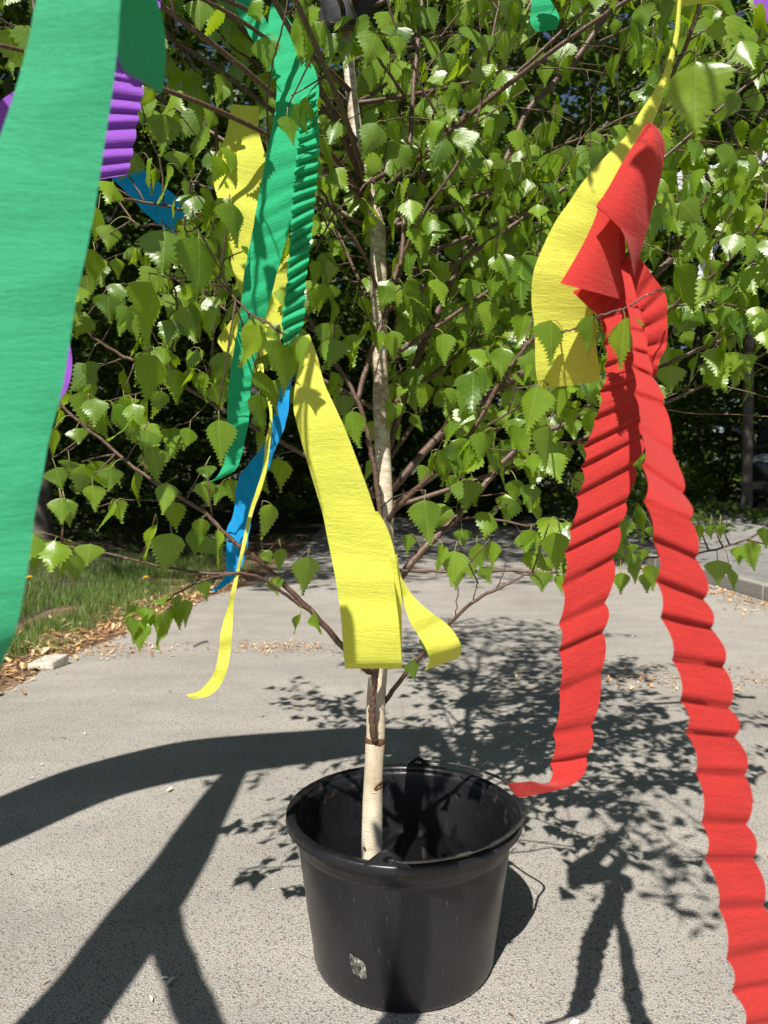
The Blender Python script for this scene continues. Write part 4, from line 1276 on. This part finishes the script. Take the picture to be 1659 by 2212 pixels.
# ---- single leaves as the photograph shows them: base u v, tip u v, width px, depth offset
HERO = [
 (1503,133,1500,300,150,-9,.62),(1566,35,1570,115,78,0,0),(1190,335,1196,402,52,0,0),(1126,280,1132,354,46,0,0),(1545,420,1536,505,66,0,0),(1600,415,1617,502,46,0,0),(1500,413,1480,503,26,0,0),(1410,395,1396,555,92,0,1.0),
 (1178,267,1187,322,30,0,0),(1385,8,1398,62,50,0,0),(1590,505,1575,562,56,0,0),(1425,375,1458,440,42,0,0),(1130,550,1112,662,80,0,0),(1516,600,1495,682,82,0,0),(1565,660,1556,732,70,0,0),(1600,672,1606,750,40,0,0),
 (1166,640,1130,742,72,0,0),(1190,692,1195,787,62,0,.70),(1280,683,1272,774,48,0,.66),(1350,687,1336,794,66,0,.655),(1448,790,1446,849,64,0,0),(1160,835,1135,938,70,0,.72),(1205,838,1210,902,52,0,.74),(1235,905,1240,952,40,0,0),
 (1185,920,1175,1022,42,0,.9),(1590,760,1580,802,52,0,0),(1610,765,1616,808,42,0,0),(1115,1035,1112,1095,42,0,0),(1150,1045,1145,1107,42,0,0),(1460,575,1495,682,50,0,.95),
 (355,497,355,592,108,0,.85),(430,515,440,652,86,0,.85),(430,190,437,268,62,0,0),(430,0,430,66,62,0,0),(433,275,416,372,40,0,0),(475,300,455,387,42,0,0),(378,325,383,372,50,0,0),(480,170,475,218,42,0,0),(500,437,513,532,62,0,.95),(465,440,440,508,32,0,0),
 (238,485,233,542,52,0,0),(213,450,200,522,34,0,0),(650,20,648,135,56,0,.9),(672,30,672,142,38,0,.9),(570,80,575,152,64,0,.95),(735,75,713,122,48,0,0),(760,90,745,142,50,0,0),(780,70,787,138,32,0,0),(893,20,920,62,42,0,0),(815,65,800,124,26,0,0),
 (860,77,862,130,40,0,0),(1040,140,1055,197,62,0,0),(1045,75,1045,122,42,0,0),(1015,130,963,178,24,0,0),(965,230,970,275,46,0,0),(930,260,926,327,40,0,0),(1005,280,1010,337,56,0,0),(876,312,880,385,58,0,0),(840,340,850,387,50,0,0),(933,340,935,377,50,0,0),
 (707,300,730,399,20,0,0),(790,410,795,478,60,0,0),(800,330,775,377,32,0,0),(895,425,885,457,52,0,0),(990,457,993,498,46,0,0),(1050,490,1035,546,40,0,0),(620,250,630,312,48,0,.92),(665,213,676,275,26,0,.93),(635,225,655,292,44,0,.93),(1093,395,1093,437,32,0,0),
 (325,610,324,755,66,0,.9),(390,665,420,742,72,0,0),(235,635,230,697,64,0,0),(265,665,260,727,38,0,0),(335,768,315,877,64,0,.95),(380,797,383,874,62,0,0),(190,780,203,832,42,0,0),(268,860,275,892,60,0,0),(473,907,477,1007,76,0,.9),(410,925,397,974,42,0,0),
 (320,930,310,977,62,0,0),(240,1010,237,1062,52,0,0),(200,1047,205,1107,50,0,0),(133,1075,135,1132,56,0,0),(360,1043,350,1112,56,0,0),(445,1005,450,1037,42,0,0),(120,1010,135,1057,56,0,0),(150,995,145,1022,42,0,0),(165,925,172,959,46,0,0),(118,925,115,987,30,0,0),
 (448,808,433,850,24,0,0),(475,790,461,832,20,0,0),(205,540,203,619,44,0,0),(840,605,828,642,40,0,0),(820,643,818,692,60,0,0),(890,600,893,649,44,0,0),(970,570,940,627,40,0,0),(1010,605,1016,665,44,0,0),(1080,570,1046,652,40,0,0),(1060,650,1057,732,62,0,0),
 (915,650,936,695,32,0,0),(873,650,886,705,40,0,0),(957,720,955,789,56,0,0),(1005,750,993,815,52,0,0),(1050,795,1038,859,44,0,0),(1083,750,1075,822,60,0,0),(918,826,912,889,50,0,0),(850,830,845,872,32,0,0),(835,865,828,937,32,0,0),(865,870,853,907,34,0,0),
 (890,895,912,932,32,0,0),(970,870,965,917,34,0,0),(1055,918,1050,987,52,0,0),(1020,950,1018,995,36,0,0),(975,965,960,1052,30,0,0),(995,975,985,1032,42,0,0),(1008,1036,1008,1107,70,0,0),(918,1080,925,1179,80,0,.92),(760,887,755,967,42,0,0),(815,715,818,762,38,0,0),(845,715,850,782,52,0,0),
 (545,685,520,767,44,0,.79),(565,703,525,797,48,0,.77),(583,703,605,742,38,0,.76),(620,745,612,857,64,0,.70),(636,727,652,797,50,0,.70),(563,800,607,890,40,0,.82),(560,850,565,932,42,0,.95),(600,735,590,800,40,0,.73),
 (372,1152,357,1246,78,0,.92),(340,1130,313,1216,20,0,.93),(165,1197,160,1259,56,0,0),(195,1175,190,1222,60,0,0),(145,1197,117,1256,18,0,0),(85,1178,82,1247,46,0,0),(412,1145,420,1205,32,0,0),(437,1120,433,1182,46,0,0),(140,1080,145,1139,46,0,0),(440,1255,450,1298,30,0,0),(470,1145,461,1231,16,0,0),
 (303,1340,295,1410,54,0,0),(345,1330,332,1404,36,0,0),(362,1320,358,1377,42,0,0),(380,1308,387,1360,32,0,0),(400,1295,407,1354,30,0,0),(300,1312,266,1335,22,0,0),(365,1288,325,1303,20,0,0),(315,1310,310,1352,36,0,0),(322,1325,325,1372,32,0,0),(280,1330,283,1392,28,0,0),(375,1290,392,1312,26,0,0),
 (665,1203,658,1288,68,0,0),(982,1190,975,1267,66,0,.98),(607,1185,603,1238,30,0,0),(570,1190,585,1222,30,0,0),(1030,1175,1045,1232,38,0,0),(1060,1170,1060,1230,30,0,0),(955,1175,938,1242,30,0,0),(885,1155,875,1197,30,0,0),(998,1143,1000,1182,40,0,0),(590,1248,600,1287,40,0,0),
 (678,1325,697,1369,28,0,0),(650,1325,636,1370,16,0,0),(910,1380,920,1420,16,0,0),(890,1427,897,1473,38,0,0),(1012,1215,1022,1250,36,0,0),(1040,1225,1060,1262,30,0,0),(990,1225,985,1275,40,0,0),
 (1147,1143,1140,1207,50,0,0),(1195,1150,1205,1245,62,0,.95),(1170,1235,1172,1279,50,0,0),(1207,1240,1210,1281,22,0,0),(1340,1237,1340,1284,34,0,0),(1375,1216,1376,1262,28,0,0),(1405,1220,1410,1277,44,0,0),(1550,1210,1552,1264,54,0,0),(1575,1225,1583,1277,22,0,0),(1597,1180,1596,1222,36,0,0),
 (1620,1170,1625,1234,44,0,0),(1368,1195,1360,1237,38,0,0),(1362,1175,1366,1200,32,0,0),(1390,1185,1390,1212,30,0,0),(1405,1137,1407,1162,24,0,0),(1508,1133,1508,1174,20,0,0),(1535,1133,1538,1168,28,0,0),(1555,1133,1558,1164,24,0,0),(1650,1140,1652,1185,36,0,0)]
allp, alli = [], []
for i, bd in enumerate(branch_data):
    for p in bd[2]: allp.append(tuple(p)); alli.append(i)
allp = np.array(allp)
uvd = np.array([proj(Vector(p)) for p in allp])
for h in HERO:
    bu, bv_, tu, tv, wpx, _, dd = h
    # nearest branch point on screen gives the depth unless stated
    dist2 = (uvd[:, 0] - bu) ** 2 + (uvd[:, 1] - bv_) ** 2 + np.where(uvd[:, 2] > 1.32, 1500, 0)
    k = int(np.argmin(dist2))
    d = dd if dd else float(uvd[k, 2]) - 0.012
    lpx = math.hypot(tu - bu, tv - bv_)
    b_ = P(bu, bv_, d); tip = P(tu, tv, d + rnd.uniform(-.006, .008))
    bl = max(blocked(b_.lerp(tip, .5)), 0)
    if bl >= 1.0 and not dd:
        u, v, _z = proj(b_.lerp(tip, .5)); z = zbuf[int(v // ZS), int(u // ZS)]
        if abs(z - d) < .02 or d < z: continue
    a3 = np.array(tuple(b_))
    d3 = np.linalg.norm(allp - a3, axis=1)
    kk = int(np.argmin(d3))
    att = Vector(allp[kk])
    bi = alli[kk]
    lf, mbb = branch_data[bi][1], branch_data[bi][0]
    gap = (att - b_).length
    if gap > 0.035:           # a twiglet first, then the petiole
        m_ = att.lerp(b_, .5) + Vector((0, .004, .25 * gap * .4))
        e_ = b_ + Vector((rnd.uniform(-.006, .006), 0.003, 0.012))
        tube(mbb, [att, att.lerp(m_, .6), m_.lerp(e_, .5), e_], [.0013, .0011, .001, .0008], 5)
        petiole(lf, e_, b_, .2, .0006 * max(.75, d))
    else:
        petiole(lf, att, b_, .5, .0006 * max(.75, d))
    full = lpx * 0.92
    c = min(1.0, wpx / full)
    yaw = math.acos(max(.25, c)) * rnd.choice((-1, 1))
    dirv = (tip - b_).normalized()
    n = (CPOS - b_).normalized()
    n.rotate(Matrix.Rotation(yaw, 3, dirv))
    n = n + Vector((0, 0, .25))
    wd = max(wpx, full * .8) / FPX * d
    add_leaf(lf, b_, dirv, n, (tip - b_).length, wd if c > .8 else full / FPX * d, min(1, max(0, rnd.gauss(.55, .22))), ST_HI, fold=rnd.uniform(.05, .3), curl=rnd.uniform(-.02, .14))

for bd in branch_data:
    o = bd[0].build('branch', TWIG, birch)
    if bd[1].v: bd[1].build('leaves', [LEAF, PETIOLE], o)

# ------------------------------------------------------------------ forest behind
frnd = random.Random(5)
def crown_mesh(seed, nclump, nleaf_, rad, flat=.8, size=(.045, .085), clump=.42):
    r_ = random.Random(seed)
    V, F, T = [], [], []
    for c in range(nclump):
        while True:
            p = Vector((r_.uniform(-1, 1), r_.uniform(-1, 1), r_.uniform(-1, 1)))
            if 0.25 < p.length < 1: break
        p = Vector((p.x * rad, p.y * rad, p.z * rad * flat))
        tone0 = r_.gauss(.5, .2)
        cr = clump * r_.uniform(.6, 1.4)
        for k in range(nleaf_):
            q = p + Vector((r_.gauss(0, cr), r_.gauss(0, cr), r_.gauss(0, cr * .38)))
            n = Vector((r_.gauss(0, .55), r_.gauss(-.15, .55), 1)).normalized()
            t1 = n.orthogonal().normalized(); t1.rotate(Matrix.Rotation(r_.uniform(0, 6.28), 3, n)); t2 = n.cross(t1)
            s_ = r_.uniform(*size)
            b = len(V)
            V += [q - t1 * s_, q - t2 * s_ * .55 + t1 * s_ * -.2, q + t1 * s_ - n * s_ * .3, q + t2 * s_ * .55 - t1 * s_ * .2]
            F.append((b, b + 1, b + 2, b + 3))
            T += [min(1, max(0, tone0 + r_.gauss(0, .15)))] * 4
    me = bpy.data.meshes.new('crown')
    me.from_pydata([tuple(v) for v in V], [], F)
    at = me.attributes.new('tone', 'FLOAT', 'POINT'); at.data.foreach_set('value', np.array(T, dtype=np.float32))
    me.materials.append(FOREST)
    return me
CROWNS = [crown_mesh(1, 130, 130, 4.3, .85, (.05, .10)), crown_mesh(2, 130, 130, 4.3, .85, (.05, .10))]
BUSH = crown_mesh(3, 60, 110, 1.6, .8, (.03, .06), .28)
DARKCROWN = crown_mesh(4, 150, 110, 5.0, 1.15, (.09, .17), .6)
def forest_tree(tx, ty, cx, cy, cz, s, mesh, label, r=.16, rot=0, group='broadleaf trees of the wood behind the path'):
    z0 = lot_height(tx, ty) - .05
    e = empty('forest_tree', (tx, ty, z0), label, 'tree', group)
    mb = MB()
    pts = [(tx, ty, z0), (tx + .02, ty, z0 + .25), (tx + (cx - tx) * .1, ty + (cy - ty) * .1, cz * .45), (tx + (cx - tx) * .45, ty + (cy - ty) * .45, cz * .8), (cx, cy, cz + 2.0 * s)]
    sm = catmull(pts, 6)
    tube(mb, sm, [r * (1.25 if k == 0 else 1) * (1 - .75 * k / len(sm)) for k in range(len(sm))], 14, bump=.15)
    for k in range(7):
        a = frnd.uniform(0, 6.28); f = frnd.uniform(.55, .85)
        p0_ = Vector(sm[int(f * (len(sm) - 1))]); L = frnd.uniform(2, 3.4) * s
        p1_ = p0_ + Vector((math.cos(a) * L, math.sin(a) * L, L * .55))
        tube(mb, [p0_, p0_.lerp(p1_, .5) + Vector((0, 0, .15)), p1_], [r * .35, r * .22, r * .07], 7)
    mb.build('trunk', OLD_BARK, e)
    c = bpy.data.objects.new('crown', mesh); COL.objects.link(c); c.parent = e
    c.location = (cx - tx, cy - ty, cz - z0); c.rotation_euler = (0, 0, rot); c.scale = (s, s, s)
forest_tree(-3.7, 7.9, -3.0, 6.9, 7.9, 1.05, CROWNS[0], 'dark leafy tree behind the grass verge, nearest one left of the path')
forest_tree(5.10, 10.45, 4.3, 8.0, 8.3, 1.05, CROWNS[1], 'grey-barked tree standing just left of the parked black car', .095, 1)
forest_tree(-4.9, 4.4, -1.6, 3.7, 7.9, .85, CROWNS[1], 'leaning tree out of frame at the left whose crown arches over the path', .16, 2.5)
forest_tree(8.2, 6.2, 5.9, 5.2, 8.2, .85, CROWNS[0], 'tree out of frame at the right shading the yard and the car', .16, 4.5)
forest_tree(-7.6, 9.0, -7.2, 8.2, 7.2, 1.0, CROWNS[1], 'leafy tree far left behind the pale green streamer', .18, 2)
forest_tree(-2.3, 13.0, -0.6, 11.0, 9.0, 1.1, CROWNS[0], 'tall tree arching over the path behind the birch', .2, 3)
forest_tree(3.6, 15.5, 2.8, 13.8, 7.6, 1.1, CROWNS[1], 'leafy tree behind the path to the right of the birch trunk', .17, 4)
forest_tree(9.4, 12.0, 9.2, 11.2, 7.4, 1.0, CROWNS[0], 'leafy tree behind the parked black car', .2, 5)
for i, (x, y) in enumerate(((-6.2, 15), (-11.5, 13.5), (7.6, 18), (0.4, 20), (13.5, 17), (-10, 21), (-3.6, 23), (5, 25), (-16, 18), (18, 22))):
    forest_tree(x, y, x, y, 5.6, 1.0, DARKCROWN, 'dense dark tree deep in the wood, ' + ('far left', 'leftmost but one', 'right behind the car', 'behind the birch trunk', 'far right', 'left, second row', 'centre left, back row', 'centre right, back row', 'leftmost', 'rightmost')[i], .2, i * 1.3)
# low canopy sprays above the path in the middle distance
for i, (x, y, z, s) in enumerate(((-3.8, 9.2, 1.3, 1.0), (-6.2, 8.8, 1.5, 1.1), (-2.2, 12.2, 1.2, 1.0), (3.9, 12.6, 1.2, 1.0), (2.4, 16, 1.3, 1.2), (6.6, 14.6, 1.5, 1.1), (0.2, 18, 1.4, 1.3), (-8.6, 11, 1.5, 1.2), (11, 14, 1.4, 1.2), (4.1, 10.9, .55, .5), (-4.8, 12.5, 2.2, 1.4))):
    z0 = lot_height(x, y)
    e = empty('bush', (x, y, z0), ('shrub at the wood edge behind the grass', 'shrub behind the grass, far left', 'shrub beside the far left edge of the path', 'shrub between path and black car', 'shrub at the far end of the path, right', 'shrub behind the black car', 'shrub closing the far end of the path',
              'leftmost shrub under the trees', 'rightmost shrub behind the car', 'small pale bush left of the car', 'tall shrub in the dark wood left of the path')[i], 'bush', 'shrubs under the trees')
    mb = MB()
    for k in range(6):
        a = frnd.uniform(0, 6.28)
        tube(mb, [(x, y, z0 - .03), (x + math.cos(a) * .3 * s, y + math.sin(a) * .3 * s, z0 + .7 * s), (x + math.cos(a) * .8 * s, y + math.sin(a) * .8 * s, z0 + 1.7 * s)], [.025, .018, .008], 6)
    mb.build('stems', OLD_BARK, e)
    c = bpy.data.objects.new('foliage', BUSH); COL.objects.link(c); c.parent = e
    c.location = (0, 0, z - z0); c.rotation_euler = (0, 0, i * 1.7); c.scale = (s, s, s * .9)
# far wood
mb = MB()
for i in range(14000):
    a = frnd.uniform(R(20), R(160)); rr = frnd.uniform(30, 38)
    p = Vector((math.cos(a) * rr, math.sin(a) * rr, 0.2 + 17 * frnd.random() ** .9))
    n = Vector((-math.cos(a) + frnd.gauss(0, .5), -math.sin(a) + frnd.gauss(0, .5), .6 + frnd.gauss(0, .4))).normalized()
    t1 = n.orthogonal().normalized(); t1.rotate(Matrix.Rotation(frnd.uniform(0, 6.28), 3, n)); t2 = n.cross(t1)
    s_ = frnd.uniform(.3, .75)
    mb.add([p - t1 * s_, p - t2 * s_ * .6, p + t1 * s_, p + t2 * s_ * .6], [(0, 1, 2, 3)], None, 0, frnd.random() * .6)
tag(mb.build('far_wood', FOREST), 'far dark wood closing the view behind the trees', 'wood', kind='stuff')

# ------------------------------------------------------------------ log lying at the edge of the yard
mb = MB()
a, b_ = G(1490, 1110, .30), G(1659, 1123, .26)
a.z = lot_height(a.x, a.y) + .06; b_ = a + Vector((2.2, -.35, .02))
tube(mb, [a, a.lerp(b_, .5) + Vector((0, .02, .01)), b_], [.06, .065, .055], 12, bump=.1)
tag(mb.build('log', plain('weathered_log', (.28, .23, .17), .9, 0, .4, 20, .006)), 'weathered grey log lying along the yard edge in front of the car', 'log')

# ------------------------------------------------------------------ parked car
CX, CY = 6.30, 10.7
CZ = lot_height(CX, CY)
car = empty('parked_car', (CX, CY, CZ), 'black car parked facing the camera behind the tree at the right edge', 'car')
PAINT = plain('black_car_paint', (.010, .010, .012), .18, 0, .1, 3)
PAINT.node_tree.nodes['Principled BSDF'].inputs['Coat Weight'].default_value = .6
TRIM = plain('black_trim', (.016, .016, .017), .6)
m, t, GLS = mat('car_glass'); GLS.inputs['Base Color'].default_value = (.02, .025, .03, 1); GLS.inputs['Roughness'].default_value = .05; GLASS = m
m, t, b = mat('lamp_lens'); b.inputs['Base Color'].default_value = (.55, .58, .6, 1); b.inputs['Roughness'].default_value = .25
vv = t.nodes.new('ShaderNodeTexVoronoi'); vv.inputs['Scale'].default_value = 22; t.links.new(coords(t), vv.inputs['Vector'])
t.links.new(ramp(t, vv.outputs['Distance'], [(.25, (.85, .88, .9)), (.5, (.25, .27, .3))]), b.inputs['Base Color']); LENS = m
CHROME = plain('chrome', (.6, .6, .6), .15, 1, .05)
RUB = plain('tyre_rubber', (.02, .02, .02), .85)
def loft(mb, secs, seg=28, pw=3.2):
    """secs: (y, halfwidth, z0, z1) super-ellipse cross sections"""
    vs, fs = [], []
    for (y, hw, z0, z1) in secs:
        for k in range(seg):
            a = 2 * PI * k / seg
            ca, sa = math.cos(a), math.sin(a)
            x = math.copysign(abs(ca) ** (2 / pw), ca) * hw
            z = (z0 + z1) / 2 + math.copysign(abs(sa) ** (2 / pw), sa) * (z1 - z0) / 2
            vs.append((CX + x, CY + y, CZ + z))
    n = len(secs)
    for j in range(n - 1):
        for k in range(seg):
            a, b = j * seg + k, j * seg + (k + 1) % seg
            fs.append((a, b, b + seg, a + seg))
    fs.append(tuple(range(seg))[::-1]); fs.append(tuple((n - 1) * seg + k for k in range(seg)))
    mb.add(vs, fs)
mb = MB()
loft(mb, [(-.06, .55, .42, .66), (0, .74, .34, .80), (.10, .86, .30, .90), (.35, .91, .28, .97), (.9, .92, .28, 1.02), (1.4, .92, .28, 1.06), (3.2, .92, .28, 1.06), (4.0, .90, .30, 1.04), (4.35, .84, .36, .95), (4.42, .70, .42, .85)], 36, 4.5)
mb.build('body', PAINT, car)
mb = MB()
loft(mb, [(1.15, .74, .98, 1.06), (1.6, .72, .98, 1.38), (1.95, .68, .98, 1.56), (2.6, .67, .98, 1.61), (3.4, .67, .98, 1.58), (3.9, .66, .98, 1.42), (4.25, .70, .98, 1.06)], 32, 4.0)
mb.build('cabin', GLASS, car)
mb = MB()
loft(mb, [(1.85, .60, 1.54, 1.585), (2.0, .66, 1.50, 1.615), (2.7, .67, 1.50, 1.64), (3.4, .66, 1.50, 1.61), (3.75, .60, 1.48, 1.54)], 24, 4)
mb.build('roof', PAINT, car)
mb = MB()
loft(mb, [(-.10, .60, .24, .42), (-.07, .80, .22, .46), (.08, .90, .22, .48), (.3, .925, .24, .46)], 28, 4)
mb.build('bumper', TRIM, car)
mb = MB()
for k in range(5): box(mb, (CX, CY - .035 - .01 * k, CZ + .56 + .045 * k), (.78 + .02 * k, .05, .014))
mb.build('grille', CHROME, car, False)
for s_ in (-1, 1):
    mb = MB()
    vs, fs = [], []
    for j in range(7):
        for k in range(16):
            a = 2 * PI * k / 16; q = 1 - (j / 6) ** 2
            rr = math.sqrt(max(0, q))
            vs.append((CX + s_ * (.685 + .155 * rr * math.cos(a)), CY + .05 - .045 * (j / 6) - .02 + .10 * math.cos(a) * s_ * rr * s_ * .5, CZ + .715 + .085 * rr * math.sin(a) * (1 - .15 * math.cos(a) * 1)))
    for j in range(6):
        for k in range(16):
            a, b = j * 16 + k, j * 16 + (k + 1) % 16
            fs.append((a, b, b + 16, a + 16))
    mb.add(vs, fs)
    mb.build('headlight', LENS, car)
    mb = MB(); box(mb, (CX + s_ * .66, CY - .065, CZ + .37), (.26, .05, .10)); mb.build('fog_lamp', GLASS, car, False)
    mb = MB()
    tube(mb, [(CX + s_ * .88, CY + 1.45, CZ + 1.05), (CX + s_ * .97, CY + 1.43, CZ + 1.16), (CX + s_ * 1.03, CY + 1.42, CZ + 1.22), (CX + s_ * 1.15, CY + 1.42, CZ + 1.23)], [.03, .04, .11, .09], 12)
    mb.build('wing_mirror', PAINT, car)
    for yw in (.82, 3.5):
        wc = Vector((CX + s_ * .82, CY + yw, CZ + .33))
        e = MB()
        pr = [(.20, -.10), (.30, -.11), (.33, -.07), (.335, 0), (.33, .07), (.30, .11), (.20, .10)]
        vs, fs = [], []
        for r_, x_ in pr:
            for k in range(28):
                a = 2 * PI * k / 28
                vs.append((wc.x + x_, wc.y + r_ * math.cos(a), wc.z + r_ * math.sin(a)))
        for j in range(6):
            for k in range(28):
                a, b = j * 28 + k, j * 28 + (k + 1) % 28
                fs.append((a, b, b + 28, a + 28))
        e.add(vs, fs)
        w_ = e.build('wheel', RUB, car)
        rm = MB()
        for k in range(5):
            a = 2 * PI * k / 5
            tube(rm, [(wc.x + s_ * .09, wc.y, wc.z), (wc.x + s_ * .09, wc.y + .2 * math.cos(a), wc.z + .2 * math.sin(a))], [.03, .022], 6)
        tube(rm, [(wc.x + s_ * .10, wc.y + .205 * math.cos(2 * PI * k / 24), wc.z + .205 * math.sin(2 * PI * k / 24)) for k in range(25)], [.014] * 25, 6)
        rm.build('rim', CHROME, w_)
mb = MB(); box(mb, (CX, CY - .105, CZ + .36), (.52, .012, .11)); mb.build('number_plate', plain('blank_plate', (.7, .7, .68), .5), car, False)
car.rotation_euler.z = R(-26)
car.scale = (1.1, 1.1, 1.1)
bpy.context.view_layer.update()
